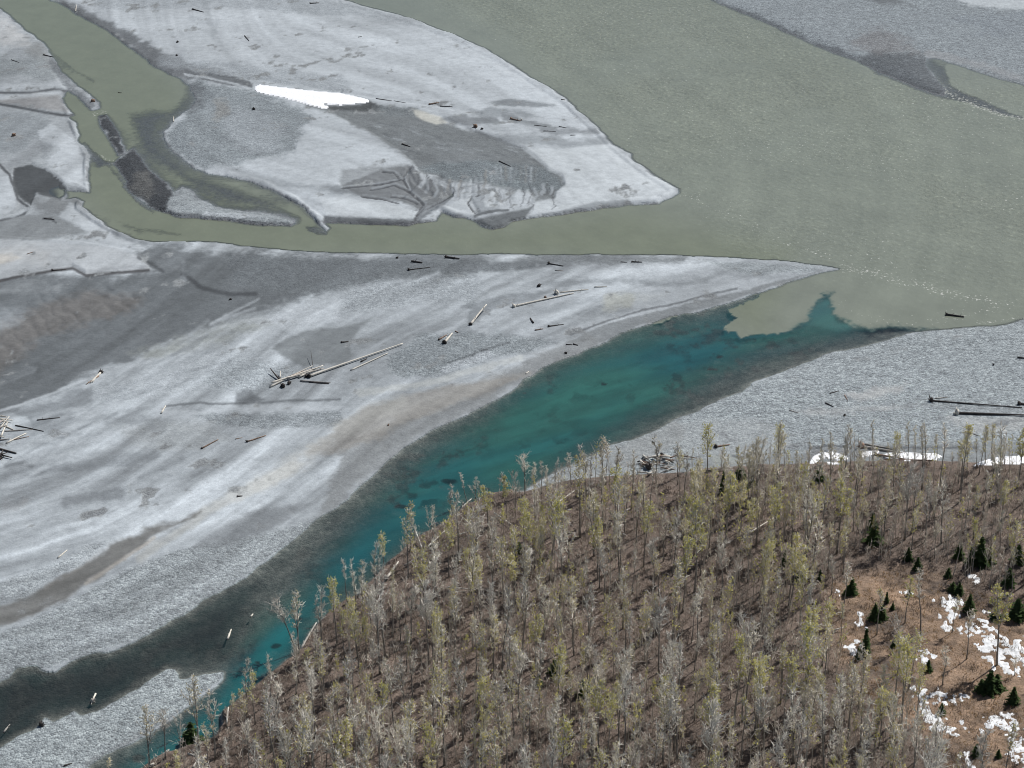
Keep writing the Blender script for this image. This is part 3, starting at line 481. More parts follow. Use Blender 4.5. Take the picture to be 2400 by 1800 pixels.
def water_mat():
    m, nt, o = new_mat('river_water'); L = nt.links.new
    col = nd(nt, 'ShaderNodeAttribute', attribute_name='tint').outputs[0]
    op = nd(nt, 'ShaderNodeAttribute', attribute_name='murk').outputs[2]; fo = nd(nt, 'ShaderNodeAttribute', attribute_name='foam_glint').outputs[2]; rp = nd(nt, 'ShaderNodeAttribute', attribute_name='chop').outputs[2]
    pos = nd(nt, 'ShaderNodeNewGeometry').outputs[0]
    mp = nd(nt, 'ShaderNodeMapping', i={'Rotation':(0,0,.5),'Scale':(1.,.75,1.)}); L(pos, mp.inputs[0])
    n1 = nd(nt, 'ShaderNodeTexNoise', i={'Scale':.55,'Detail':4.,'Roughness':.6}); n2 = nd(nt, 'ShaderNodeTexNoise', i={'Scale':.95,'Detail':4.,'Roughness':.65}); n3 = nd(nt, 'ShaderNodeTexNoise', i={'Scale':.12,'Detail':4.})
    for n in (n1, n2, n3): L(mp.outputs[0], n.inputs['Vector'])
    thr = mth(nt, 'SUBTRACT', .665, mth(nt, 'MULTIPLY', fo, .19))
    fl_ = nd(nt, 'ShaderNodeMapRange', i={3:0.,4:1.}); L(n2.outputs[0], fl_.inputs[0]); L(thr, fl_.inputs[1]); L(mth(nt, 'ADD', thr, .09), fl_.inputs[2])
    fl_ = mth(nt, 'MULTIPLY', fl_.outputs[0], mth(nt, 'MULTIPLY', mth(nt, 'GREATER_THAN', fo, .02), .75))
    wv = ramp(nt, n1.outputs[0], [(.34,(.78,.79,.79)),(.5,(1,1,1)),(.60,(1.06,1.06,1.06)),(.70,(1.6,1.6,1.58))])  # crests paler, troughs darker: ripple light painted into the base colour
    c = mixc(nt, mth(nt, 'MULTIPLY', rp, .9), col, wv, 'MULTIPLY')
    big = ramp(nt, n3.outputs[0], [(.3,(.93,.93,.93)),(.7,(1.06,1.06,1.06))]); c = mixc(nt, 1., c, big, 'MULTIPLY')
    c = mixc(nt, fl_, c, (.62,.62,.57))
    b = nd(nt, 'ShaderNodeBsdfPrincipled', i={'Roughness':.22,'IOR':1.33}); L(c, b.inputs['Base Color'])
    bp = nd(nt, 'ShaderNodeBump', i={'Distance':1.}); L(mth(nt, 'MULTIPLY', n1.outputs[0], .55), bp.inputs['Height']); L(mth(nt, 'MULTIPLY', rp, .9), bp.inputs['Strength']); L(bp.outputs[0], b.inputs['Normal'])
    t = nd(nt, 'ShaderNodeBsdfTransparent'); t.inputs[0].default_value = (.90,.94,.94,1)
    gl = nd(nt, 'ShaderNodeBsdfGlossy', i={'Roughness':.15}); L(bp.outputs[0], gl.inputs['Normal'])
    fz = nd(nt, 'ShaderNodeFresnel', i={'IOR':1.33}); L(bp.outputs[0], fz.inputs['Normal'])
    ms = nd(nt, 'ShaderNodeMixShader'); L(fz.outputs[0], ms.inputs[0]); L(t.outputs[0], ms.inputs[1]); L(gl.outputs[0], ms.inputs[2])
    mx = nd(nt, 'ShaderNodeMixShader'); L(mth(nt, 'MAXIMUM', op, fl_), mx.inputs[0]); L(ms.outputs[0], mx.inputs[1]); L(b.outputs[0], mx.inputs[2])
    L(mx.outputs[0], o.inputs[0]); return m
zz = TZ < .06
kq = (zz[1:,:-1] | zz[1:,1:] | zz[:-1,1:] | zz[:-1,:-1]).reshape(-1)
obj('water', grid_mesh('water', X, Y, np.zeros(N), kq, {'tint':WC, 'murk':OP, 'foam_glint':foam_glint, 'chop':ripple}), water_mat(), kind='structure', label='silty olive river meeting a clear turquoise side channel', category='water')

# ------------------------------------------------------------------ snow
def snow_mat(name, a, b_):
    m, nt, o = new_mat(name); L = nt.links.new
    pos = nd(nt, 'ShaderNodeNewGeometry').outputs[0]; n = nd(nt, 'ShaderNodeTexNoise', i={'Scale':.8,'Detail':5.}); L(pos, n.inputs['Vector'])
    b = nd(nt, 'ShaderNodeBsdfPrincipled', i={'Roughness':.6}); L(ramp(nt, n.outputs[0], [(.3,a),(.6,b_)]), b.inputs['Base Color'])
    bp = nd(nt, 'ShaderNodeBump', i={'Strength':.4,'Distance':.5}); L(n.outputs[0], bp.inputs['Height']); L(bp.outputs[0], b.inputs['Normal']); L(b.outputs[0], o.inputs[0]); return m
SM = snow_mat('old_snow', (.42,.43,.44), (.72,.735,.75)); SM2 = snow_mat('drift_snow', (.74,.755,.78), (.85,.86,.88))
def patch(name, mask, thick, mat=None, **props):
    z = ZH+.012+thick*sst(mask, .2, .9)
    mk = mask.reshape(SH); keep = ((mk[1:,:-1]+mk[1:,1:]+mk[:-1,1:]+mk[:-1,:-1]) > 1.2).reshape(-1)
    if not keep.any(): return
    return obj(name, grid_mesh(name, X, Y, z, keep), mat or SM, **props)
SNOW = [(Z(6,(822,1345),(850,1300),(900,1278),(960,1272),(1010,1283),(1050,1298),(1075,1318),(1040,1327),(1000,1322),(960,1310),(920,1307),(885,1322),(850,1345)), 'arched white snow patch left of the root-wad log at the wood edge'),
        (Z(6,(935,1338),(980,1335),(1030,1345),(1020,1353),(940,1350)), 'thin sliver of snow just below the arched snow patch'),
        (Z(6,(1138,1280),(1180,1272),(1230,1266),(1275,1266),(1250,1288),(1200,1298),(1150,1302)), 'small snow patch directly below the large root-wad log'),
        (Z(6,(1285,1303),(1340,1276),(1420,1274),(1550,1283),(1640,1284),(1682,1300),(1640,1322),(1550,1322),(1450,1327),(1350,1313)), 'long lens-shaped snow patch behind the tall thin trees'),
        (Z(6,(1885,1362),(1960,1325),(2050,1305),(2212,1292),(2330,1290),(2330,1345),(2100,1345),(1950,1357)), 'wide snow bank at the right edge of the photo'),
        (Z(1,(1655,565),(1680,553),(1900,578),(2212,608))+Z(2,(130,638),(185,655),(150,668),(60,672))+Z(1,(2212,680),(2050,668),(2135,695),(2105,703),(1980,670),(1850,635),(1700,603),(1660,588)), 'bright white snow strip lying in the gully of the upper island')]
for pts, lab in SNOW:
    patch('snow_patch', poly_mask(pts, 3, .35, Uc, Vc), .22, SM2, label=lab, category='snow patch')
PATCHY = [(9,(1640,570),(1740,550),(1820,590),(1800,650),(1700,630)),(9,(1660,640),(1760,680),(1740,770),(1690,750)),(9,(1760,700),(2010,690),(2060,780),(1980,840),(1850,820)),(9,(1900,860),(2080,780),(2230,840),(2290,1060),(2100,1060),(1980,980)),(9,(1470,1120),(1600,1130),(1730,1180),(1850,1170),(1820,1240),(1600,1250),(1520,1230)),(9,(1500,1240),(1620,1230),(1650,1310),(1720,1360),(1690,1430),(1590,1420)),(9,(1880,1340),(2100,1300),(2250,1400),(2250,1500),(2080,1430),(1950,1420)),(9,(2080,1460),(2300,1430),(2300,1700),(2100,1640)),(9,(1760,1570),(1860,1540),(1880,1650),(1780,1650)),(9,(1840,410),(1900,395),(1950,450),(1900,480)),(9,(1140,640),(1175,650),(1175,750),(1135,750)),(9,(1045,870),(1140,840),(1145,930),(1070,930)),(9,(1410,510),(1470,500),(1470,545),(1420,540)),(9,(990,510),(1045,500),(1040,545),(995,555)),(9,(1960,630),(2010,640),(2000,720),(1960,700)),(9,(1540,900),(1640,900),(1620,960),(1480,980)),(9,(1680,1380),(1850,1370),(1860,1420),(1700,1440)),
          (8,(1395,1120),(1470,1110),(1510,1180),(1430,1210),(1370,1200)),(8,(1610,1290),(1660,1280),(1720,1360),(1690,1390),(1630,1340)),(8,(1910,1180),(1990,1170),(2000,1230),(1920,1240)),(8,(1490,1250),(1530,1260),(1520,1290),(1490,1280)),(7,(2070,400),(2060,400),(2065,405))]
sm = np.zeros(N)
for k, *pp in PATCHY: sm = np.maximum(sm, poly_mask(Z(k, *pp), 12, 1.5, Uc, Vc))
sp = .45*vn(X*.55, Y*.55, 151)+.55*vn(X*1.5, Y*1.5, 153)
sp = .35*sp+.65*fbm(X*1.3, Y*.8, 155, 2)
sm = sst(sp*1.35+sm*.36-.20*(u1 < 1900), .94, 1.08)*(sm > .05)
patch('snow', sm, .12, kind='stuff', label='broken patches of old snow on the brown meadow', category='snow')

# ------------------------------------------------------------------ wood, bark, leaf materials
def wood_mat(name, a, b, rough=.8, sc_=2.):
    m, nt, o = new_mat(name); L = nt.links.new
    tc = nd(nt, 'ShaderNodeTexCoord').outputs['Object']; n = nd(nt, 'ShaderNodeTexNoise', i={'Scale':sc_,'Detail':4.}); L(tc, n.inputs['Vector'])
    rnd = nd(nt, 'ShaderNodeObjectInfo').outputs['Random']
    c = ramp(nt, n.outputs[0], [(.3,a),(.7,b)]); c = mixc(nt, 1., c, ramp(nt, rnd, [(0.,(.78,.78,.78)),(1.,(1.18,1.16,1.12))]), 'MULTIPLY')
    bs = nd(nt, 'ShaderNodeBsdfPrincipled', i={'Roughness':rough,'Specular IOR Level':.2}); L(c, bs.inputs['Base Color']); L(bs.outputs[0], o.inputs[0]); return m
WOOD = {'pale':wood_mat('bleached_wood',(.50,.47,.42),(.70,.67,.61)), 'grey':wood_mat('weathered_wood',(.24,.225,.21),(.42,.40,.37)), 'dark':wood_mat('wet_shaded_wood',(.035,.031,.03),(.085,.075,.07)), 'brown':wood_mat('brown_wood',(.15,.10,.075),(.30,.21,.16))}  # the dark tone is wet wood plus backlit shade put into its colour
BARK = wood_mat('poplar_bark',(.13,.12,.11),(.42,.40,.37)); TWIG = wood_mat('poplar_twig',(.58,.55,.50),(.82,.79,.73)); TWIG2 = wood_mat('sapling_twig',(.46,.42,.37),(.80,.75,.68), .85, .15); SBARK = wood_mat('spruce_bark',(.07,.06,.05),(.12,.10,.085)); DTWIG = wood_mat('alder_twig',(.10,.075,.06),(.20,.155,.125), .85, .3)
def leaf_mat(name, a, b, tr=.35):
    m, nt, o = new_mat(name); L = nt.links.new
    pos = nd(nt, 'ShaderNodeNewGeometry').outputs[0]; n = nd(nt, 'ShaderNodeTexNoise', i={'Scale':.7,'Detail':2.}); L(pos, n.inputs['Vector'])
    rnd = nd(nt, 'ShaderNodeObjectInfo').outputs['Random']
    c = mixc(nt, mth(nt, 'ADD', mth(nt, 'MULTIPLY', n.outputs[0], .6), mth(nt, 'MULTIPLY', rnd, .4)), a, b)
    d = nd(nt, 'ShaderNodeBsdfDiffuse'); t = nd(nt, 'ShaderNodeBsdfTranslucent'); mx = nd(nt, 'ShaderNodeMixShader', i={0:tr})
    L(c, d.inputs[0]); L(c, t.inputs[0]); L(d.outputs[0], mx.inputs[1]); L(t.outputs[0], mx.inputs[2]); L(mx.outputs[0], o.inputs[0]); return m
LEAF = leaf_mat('spring_leaf',(.50,.46,.17),(.66,.57,.29),.5); LEAF2 = leaf_mat('fresh_leaf',(.50,.48,.14),(.68,.62,.25),.5); BUD = leaf_mat('poplar_bud',(.48,.42,.24),(.58,.52,.33),.45); NEEDLE = leaf_mat('spruce_needle',(.04,.07,.03),(.10,.135,.055),.3)
SHRUB = leaf_mat('dry_shrub',(.10,.075,.06),(.33,.265,.215),.35); TUFT = leaf_mat('dry_grass',(.36,.23,.11),(.46,.34,.19),.25)

class MB:
    def __init__(s): s.v = []; s.f = []; s.m = []
    def tube(s, pts, rad, n=5, mi=0, cap=True):
        pts = [np.array(p, float) for p in pts]; base = len(s.v)
        for i, p in enumerate(pts):
            d = pts[min(i+1, len(pts)-1)]-pts[max(i-1, 0)]; d /= np.linalg.norm(d)+1e-9
            a = np.cross(d, (0,0,1.) if abs(d[2]) < .9 else (1.,0,0)); a /= np.linalg.norm(a)+1e-9; b = np.cross(d, a)
            for k in range(n):
                t = 2*math.pi*k/n; s.v.append(tuple(p+rad[i]*(a*math.cos(t)+b*math.sin(t))))
        for i in range(len(pts)-1):
            for k in range(n):
                k2 = (k+1) % n; s.f.append((base+i*n+k, base+i*n+k2, base+(i+1)*n+k2, base+(i+1)*n+k)); s.m.append(mi)
        if cap:
            s.f.append(tuple(base+k for k in range(n))[::-1]); s.m.append(mi)
            e = base+(len(pts)-1)*n; s.f.append(tuple(e+k for k in range(n))); s.m.append(mi)
    def quad(s, c, a, b, mi=0):
        base = len(s.v); c = np.array(c); a = np.array(a); b = np.array(b)
        for q in (c-a-b, c+a-b, c+a+b, c-a+b): s.v.append(tuple(q))
        s.f.append((base, base+1, base+2, base+3)); s.m.append(mi)
    def mesh(s, name, mats, smooth=False):
        me = bpy.data.meshes.new(name); me.from_pydata(s.v, [], s.f)
        for m in mats: me.materials.append(m)
        me.polygons.foreach_set('material_index', s.m)
        if smooth: me.polygons.foreach_set('use_smooth', [True]*len(s.f))
        me.update(); return me
def rv(): return np.array((random.gauss(0,1), random.gauss(0,1), random.gauss(0,1)))
def unit(v): return v/(np.linalg.norm(v)+1e-9)

# ------------------------------------------------------------------ poplars
def poplar(h, leafy, spread=1., fork=False):
    tr = MB(); cr = MB()
    r0 = h*.0098+.03; n = 9; ph = random.uniform(0, 6); amp = random.uniform(.05, .6)
    ax = [np.array((amp*math.sin(ph+i*.7)*i/n, amp*math.cos(ph*1.3+i*.6)*i/n, h*i/n)) for i in range(n+1)]
    ax = [p-ax[0] for p in ax]; ax[0] = np.array((0,0,-.4))
    tr.tube(ax, [r0*(1-.93*(i/n))*(1.3 if i == 0 else 1)+.012 for i in range(n+1)], 6)
    axes = [(ax, random.uniform(.36, .58))]
    if fork:
        k = random.randint(3, 5); d = unit(np.array((random.uniform(-1,1), random.uniform(-1,1), 0)))
        f = [ax[k]+d*(j*.28)*1.0+np.array((0,0,j*(h*.86-ax[k][2])/5)) for j in range(6)]
        tr.tube(f, [r0*.55*(1-.9*j/5)+.012 for j in range(6)], 5); axes.append((f, .1))
    for axx, start in axes:
        nb = int(h*1.5*(1 if axx is ax else .55))
        for b in range(nb):
            t = start+(1-start)*(b+random.random())/nb; t = min(t, .995)
            q = t*(len(axx)-1); i = int(q); p = axx[i]+(axx[i+1]-axx[i])*(q-i)
            az = random.uniform(0, 2*math.pi); up = random.uniform(.4, 1.45)
            tt = (t-start)/(1-start); prof = (.45+.75*math.sin(math.pi*min(1, tt*.8+.12)))*(1-tt*.45)
            L = spread*prof*(random.uniform(.5, 1.3)+(random.uniform(.3,1.2) if random.random() < .35 else 0))*(h/15.)*1.08
            d = unit(np.array((math.cos(az), math.sin(az), up))); d2 = unit(d+np.array((0,0,.5))+.25*rv())
            m = p+d*L*.55; e = m+d2*L*.65
            cr.tube([p, m, e], [.084, .062, .030], 3, 0, False)
            for s_ in range(random.randint(6, 11)):
                tq = random.uniform(.25, 1.); o_ = p+(m-p)*min(1, tq*2) if tq < .5 else m+(e-m)*(tq*2-1)
                td = unit(d+.85*rv()+np.array((0,0,.35))); tl = random.uniform(.35, 1.15)*(.6+.4*spread)
                e2 = o_+td*tl
                cr.tube([o_, e2], [.047, .021], 3, 0, False)
                k = 0
                if leafy > 0: k = np.random.RandomState(random.randint(0, 10**6)).poisson(leafy*1.35)
                for _ in range(k):
                    c = o_+td*tl*random.uniform(.3, 1.05)+.10*rv(); a = unit(rv())*random.uniform(.07, .15); bb = unit(np.cross(a, rv()))*random.uniform(.06, .13)
                    cr.quad(c, a, bb, 1)
    return tr.mesh('trunk', [BARK], True), cr.mesh('crown', [TWIG, LEAF2 if leafy > 1.1 else LEAF if leafy > .5 else BUD])
BARE = [poplar(random.uniform(12, 17.5), random.choice([.0, .12, .3]), random.uniform(.7, 1.7), random.random() < .45) for _ in range(12)]
ROW = [poplar(random.uniform(12, 16), .35, .6) for _ in range(4)]
GREEN = [poplar(random.uniform(11, 17), random.choice([.4, .6, .9, 1.2, 1.9]), random.uniform(.8, 1.7), random.random() < .4) for _ in range(11)]
SNAGT = [poplar(random.uniform(12, 15), 0, .45) for _ in range(3)]

def spruce(h, w):
    tr = MB(); cr = MB(); tr.tube([(0,0,-.3),(0,0,h*.5),(0,0,h)], [h*.022+.03, h*.014, .01], 6)
    nl = int(h*3.0)+5
    for l in range(nl):
        t = (l+.3)/nl; z = h*(.05+.94*t); rad = w*(1-t)**.85*random.uniform(.8, 1.15)+.08
        nb = max(4, int(9*(1-t)+3)); a0 = random.uniform(0, 6)
        for b in range(nb):
            az = a0+2*math.pi*b/nb+random.uniform(-.3, .3); L = rad*random.uniform(.4, 1.25)
            d = np.array((math.cos(az), math.sin(az), 0)); sd = np.array((-d[1], d[0], 0))
            p = np.array((0,0,z)); droop = -random.uniform(.15, .45)*L
            steps = max(2, int(L/.28))
            for s_ in range(steps):
                f = (s_+.6)/steps; c = p+d*L*f+np.array((0,0,droop*f*f))
                wd = .10+.22*(1-f)+random.uniform(0, .08)
                cr.quad(c+.04*rv(), sd*wd+.05*rv(), d*L/steps*.75+np.array((0,0,-.06))+.04*rv(), 0)
                cr.quad(c+.03*rv(), sd*wd*.5, np.array((0,0,-.10))+.05*rv(), 0)
    cr.tube([(0,0,h*.94),(0,0,h*1.03)], [.09,.01], 4)
    return tr.mesh('trunk', [SBARK], True), cr.mesh('crown', [NEEDLE])
SPR = [spruce(5., 1.5), spruce(6., 1.4), spruce(4., 1.5), spruce(7., 1.9)]; SPH = [5.,6.,4.,7.]
NARROW = spruce(6.5, .8)

def tree(kind, meshes, loc, scale, rot, tilt=(0,0), **props):
    e = bpy.data.objects.new(kind, None); COL.objects.link(e); e.empty_display_size = .5
    e.location = loc; e.scale = scale; e.rotation_euler = (tilt[0], tilt[1], rot)
    for k, v in props.items(): e[k] = v
    a = obj('trunk', meshes[0], None, e); b = obj('crown', meshes[1], None, e)
    return e
occupied = []
# waterside and lone trees read from the photo: (tile, base, top, kind, label)
TREES = [
 (7,(968,1645),(935,1275),'g','tall poplar with straw-yellow buds and twin trunk at the lower left wood tip'),
 (7,(1072,1600),(1055,1300),'b','slim bare poplar just right of the yellow-budded poplar at the lower left'),
 (7,(1288,1528),(1245,1095),'g','slender leaning poplar with pale yellow top before the gravel bar tip'),
 (7,(1165,1465),(1125,1330),'s','short thin bare sapling leaning over the turquoise water'),
 (7,(1395,1600),(1360,1200),'b','broad bushy grey poplar on the bank right of the leaning slender one'),
 (7,(1925,910),(1775,560),'b','bare poplar leaning left over the turquoise channel, left one of a leaning pair'),
 (7,(1938,915),(1920,545),'g','yellow-tipped slim poplar, right one of the leaning pair over the channel'),
 (7,(2085,885),(2075,500),'b','yellowish-tipped poplar standing at the bank right of the leaning pair'),
 (7,(1920,1180),(1905,990),'g','short bright green poplar on the bank below the leaning pair'),
 (7,(1850,1640),(1775,1250),'b','pale bare poplar leaning left at the bottom left of the wood'),
 (7,(1880,1600),(1905,1220),'b','pale bare poplar crossing behind the left-leaning one at bottom left'),
 (7,(2000,1490),(1980,1260),'s','thin broken-topped snag inside the wood at the lower left'),
 (7,(2115,1659),(2110,1450),'g','yellow-green topped poplar near the lower left edge of the wood'),
 (7,(690,1720),(700,1600),'g','yellow-green treetop at the bottom edge beside the gravel bar'),
 (8,(225,560),(215,215),'b','wide-crowned bare poplar standing against the turquoise water'),
 (8,(95,740),(75,330),'s','thin bare pole-like tree at the bank left of the wide-crowned poplar'),
 (8,(40,590),(10,320),'s','thinnest bare pole tree standing over the turquoise channel'),
 (8,(845,290),(835,40),'b','straight pale-trunked poplar back from the bank near the fallen white logs'),
 (8,(975,880),(965,480),'b','tall open-crowned pale poplar in the middle of the wood'),
 (8,(1120,620),(1110,290),'g','vivid yellow-green poplar in the upper middle of the wood'),
 (8,(970,280),(975,45),'g','yellow-topped poplar near the fallen log in the upper left wood'),
 (8,(850,900),(850,690),'g','slim yellow-green poplar left of the open-crowned pale one'),
 (8,(1595,1120),(1590,840),'b','dark-trunked bare poplar beside the small dark spruces'),
 (8,(1700,1090),(1710,900),'g','leaning poplar with a bright yellow-green top right of the dark spruces'),
 (8,(1880,1020),(1870,680),'b','clump-crowned grey poplar with long shadow in the right middle wood'),
 (8,(2145,1150),(2140,800),'b','grey poplar with a single dark straight trunk and long shadow'),
 (5,(820,1610),(765,1400),'s','left one of two white dead snags at the tip of the wood'),
 (5,(890,1590),(805,1470),'s','white dead snag leaning hard left at the tip of the wood'),
 (5,(870,1570),(865,1440),'b','small twiggy tree behind the two white snags'),
 (5,(720,1690),(705,1500),'b','grey twiggy poplar over the water left of the white snags'),
 (5,(1190,1545),(1185,1295),'b','leaning bare poplar where the gravel beach meets the wood tip'),
 (5,(1250,1530),(1245,1355),'b','shorter bare poplar next to the leaning one at the beach end'),
 (5,(1050,1560),(1045,1410),'b','small bare tree alone on the low point of the wood tip'),
 (5,(1490,1490),(1475,1290),'b','thin pale poplar standing before the gravel beach, left of the dark trunks'),
 (5,(1590,1560),(1560,1240),'b','poplar with a dark bowed trunk standing before the gravel beach'),
 (5,(1615,1560),(1625,1300),'s','bare dark pole tree beside the bowed dark trunk'),
 (5,(1690,1470),(1690,1190),'g','poplar with a fresh green tuft on top before the turquoise water'),
 (5,(1715,1480),(1725,1210),'b','bare slim poplar close beside the one with a green tuft'),
 (5,(1300,1540),(1295,1340),'b','bare poplar between the beach end and the dark trunks'),
 (5,(2040,1470),(2040,1190),'b','bare poplar standing in front of the log jam'),
 (5,(2180,1430),(2180,1220),'b','slim bare tree at the right end of the log jam'),
 (9,(1405,1040),(1400,690),'b','lone poplar with a long ground shadow in the brown clearing'),
 (9,(1685,1120),(1720,880),'b','brownish bushy poplar at the middle of the clearing snow'),
 (9,(1045,1360),(1050,1120),'b','dark straight trunk at the left border of the clearing'),
 (9,(310,1210),(310,1080),'g','bright lime-green tree low in the wood left of the clearing'),
 (9,(120,1400),(110,1270),'g','round yellow-green tree left of the lime-green one'),
 (9,(2150,1060),(2160,950),'g','yellow-brown round bush-like tree at the right edge by the snow'),
]
bw = [(60,1395,1250),(250,1390,1260),(290,1400,1290),(525,1395,1290),(500,1385,1320),(660,1375,1200),(740,1460,1270),(770,1400,1290),(818,1395,1215),(905,1350,1190),(1030,1390,1300),(1085,1395,1130),(1140,1400,1280),(1228,1355,1090),(1460,1350,1100),(1405,1350,1170),(1505,1340,1120),(1555,1370,1120),(1650,1330,1160),(1600,1350,1300),(1750,1350,1280),(1800,1340,1290),(1905,1365,1190),(1960,1350,1110),(2000,1330,1100),(2085,1350,1200),(2135,1290,1160),(2060,1390,1240),(1330,1370,1220),(960,1380,1150)]
for k, (x, y, t) in enumerate(bw):
    TREES.append((6,(x,y),(x+random.uniform(-6,10),t),'g' if x in (2085,2060,1960,2000) else 'k', None))
hs = lambda m: max(v.co.z for v in m.vertices)
HT = {id(m[0]):hs(m[0]) for m in BARE+GREEN+SNAGT+ROW}
trng = random.Random(11)
nb = ng = 0
for (k, b, t, kind, lab) in TREES:
    (bu, bv), (tu, tv) = Z(k, b, t); x, y, z = spot(bu, bv)
    dep = y*cs+(H-z)*sn
    dp = math.atan2(H, y); px = F/dep
    hgt = max(3.5, (bv-tv)/px/math.cos(dp)*1.02); lean = math.atan2((tu-bu), (bv-tv))*math.cos(dp)
    nat = (x/(dep))*math.sin(dp)  # perspective splay
    pool = {'g':GREEN,'b':BARE,'s':SNAGT,'k':ROW}[kind]; m = trng.choice(pool); s = hgt/HT[id(m[0])]
    wsc = s**.6 if kind != 'k' else s**.6*.8
    tl = max(-.5, min(.5, lean-nat*.9))
    pr = dict(label=lab, category='tree') if lab else dict(label='slender thin-trunked tree in the row along the wood edge before the gravel beach', category='tree', group='thin trees in a row before the gravel beach')
    tree('leafing_poplar' if kind == 'g' else 'bare_poplar', m, (x, y, z), (wsc, wsc, s), trng.uniform(0, 6.28) if abs(tl) < .02 else 0, (0, tl if abs(tl) >= .02 else 0), **pr)
    occupied.append((x, y)); nb += kind != 'g'; ng += kind == 'g'

# spruces: (tile, base, height in tile units, label)
SPRUCES = [(9,(1925,345),190,'largest dark spruce, in the upper right wood above the snow'),(9,(1865,345),120,'dark spruce hugging the left side of the largest spruce'),(9,(1985,330),110,'dark spruce hugging the right side of the largest spruce'),(9,(1855,645),115,'broad dark spruce right of the upper snow patch in the clearing'),(9,(1790,535),80,'spruce just above the upper snow patch in the clearing'),(9,(1750,510),60,'small spruce left of the one above the upper snow patch'),(9,(1320,590),75,'small dark spruce above and right of the narrow-shadow pair in the clearing'),(9,(1245,700),115,'taller spruce of the pair at the orange grass in the clearing'),(9,(1290,690),90,'shorter spruce of the pair at the orange grass in the clearing'),(9,(1360,630),45,'tiny spruce bush right of the spruce pair'),(9,(1180,920),170,'tall narrow spruce beside the left snow spot of the clearing'),(9,(1135,960),85,'dark spruce at the foot of the tall narrow spruce'),(9,(1095,530),110,'spruce at the upper left end of the clearing'),(9,(1065,540),60,'low spruce attached to the left of the upper left clearing spruce'),(9,(890,435),65,'spruce at the wood border above the clearing, right one of two'),(9,(755,445),70,'spruce at the wood border above the clearing, left one of two'),(9,(1460,310),85,'spruce in the shade behind the clearing, left of the largest spruce'),(9,(1520,375),85,'lighter green spruce in front of the shaded one behind the clearing'),(9,(1590,1030),75,'leaning-shadow spruce between the two snow fields'),(9,(1675,1310),75,'spruce standing inside the lower snow field'),(9,(2030,690),75,'spruce at the upper end of the right snow field'),(9,(2045,1590),55,'small spruce near the bottom right snow'),(9,(1900,1580),80,'green spruce left of the small bottom right one'),(9,(1468,540),45,'tiny spruce beside the speck of snow behind the clearing'),(9,(1370,870),55,'small spruce in the middle of the clearing'),(9,(1985,1165),140,'tall dark spruce of the group below the right snow field'),(9,(1930,1170),90,'left spruce of the group below the right snow field'),(9,(2030,1150),100,'right spruce of the group below the right snow field'),(9,(2140,1240),110,'dark spruce at the right edge below the right snow field'),(9,(660,350),110,'narrow dark spruce in the wood left of the clearing'),(9,(1230,110),110,'dark spruce behind the trunks at the top of the right wood'),(8,(1380,1050),100,'rounded dark spruce in the middle of the lower wood'),(8,(1560,1190),110,'dark spruce beside the snow specks in the lower wood'),(8,(1600,1170),70,'low spruce right of the snow-speck spruce'),(8,(1280,1125),75,'small dark spruce left of the snow specks in the lower wood'),(8,(1150,265),75,'dark spruce in the upper left wood'),(6,(885,1455),105,'dark spruce below the arched snow patch'),(6,(372,1440),95,'pointed spruce at the wood edge below the gravel beach'),(6,(262,1530),140,'narrow dark spruce left of the pointed one at the wood edge'),(6,(400,1500),90,'dark spruce in front of the pointed one at the wood edge'),(6,(450,1480),70,'small spruce right of the pointed one at the wood edge'),(9,(1235,205),120,'dark spruce in the dim stand above the clearing, left of the bare trunks'),(9,(1790,300),110,'dark spruce in the dim stand left of the largest spruce cluster'),(9,(2110,470),110,'dark spruce right of the upper snow specks near the photo edge'),(9,(2165,690),130,'dark spruce at the right photo edge above the right snow field'),(9,(2170,330),120,'dark spruce at the right photo edge beside the largest spruce'),(9,(1720,420),60,'small dark spruce below the dim stand at the top of the clearing'),(7,(1240,1490),130,'small green spruce on the bank before the turquoise water')]
for (k, b, hp, lab) in SPRUCES:
    (bu, bv), = Z(k, b); x, y, z = spot(bu, bv); dep = y*cs+(H-z)*sn; hgt = hp*K*dep/F/math.cos(math.atan2(H, y))*1.05
    nar = 'narrow' in lab; j = trng.randrange(4); m = NARROW if nar else SPR[j]; s = hgt/(6.5 if nar else SPH[j])
    tree('spruce_tree', m, (x, y, z), (s**.9*1.25, s**.9*1.25, s*.92), trng.uniform(0, 6.28), label=lab, category='spruce'); occupied.append((x, y))

# the crowded wood: Poisson spacing over the terrace
fw = np.array([to_world(u, v, 1.5) for u, v in FOREST]); mw = [tuple(map(float, to_world(u, v, 1.5))) for u, v in MEADOW]
occ = {}
def cell(x, y): return (int(x//4), int(y//4))
def clash(x, y, d):
    cx, cy = cell(x, y); r = int(d//4)+1
    return any((x-a)**2+(y-b)**2 < d*d for i in range(-r, r+1) for j in range(-r, r+1) for a, b in occ.get((cx+i, cy+j), ()))
for p in occupied: occ.setdefault(cell(*p), []).append(p)
cand = []
for _ in range(26000):
    u = trng.uniform(-80, 2480); v = trng.uniform(1080, 1960); x, y = to_world(u, v, 1.5)
    # even density on the ground, not in the picture
    if trng.random() > ((y*cs+H*sn)/780)**2.2*1.4: continue
    cand.append((float(x), float(y), u, v))
cx = np.array([c[0] for c in cand]); cy = np.array([c[1] for c in cand])
inf = sdist(cx, cy, [tuple(p) for p in fw]); inm = sdist(cx, cy, mw); clump = fbm(cx*.04, cy*.04, 170, 3); gm = fbm(cx*.025, cy*.025, 175, 3)
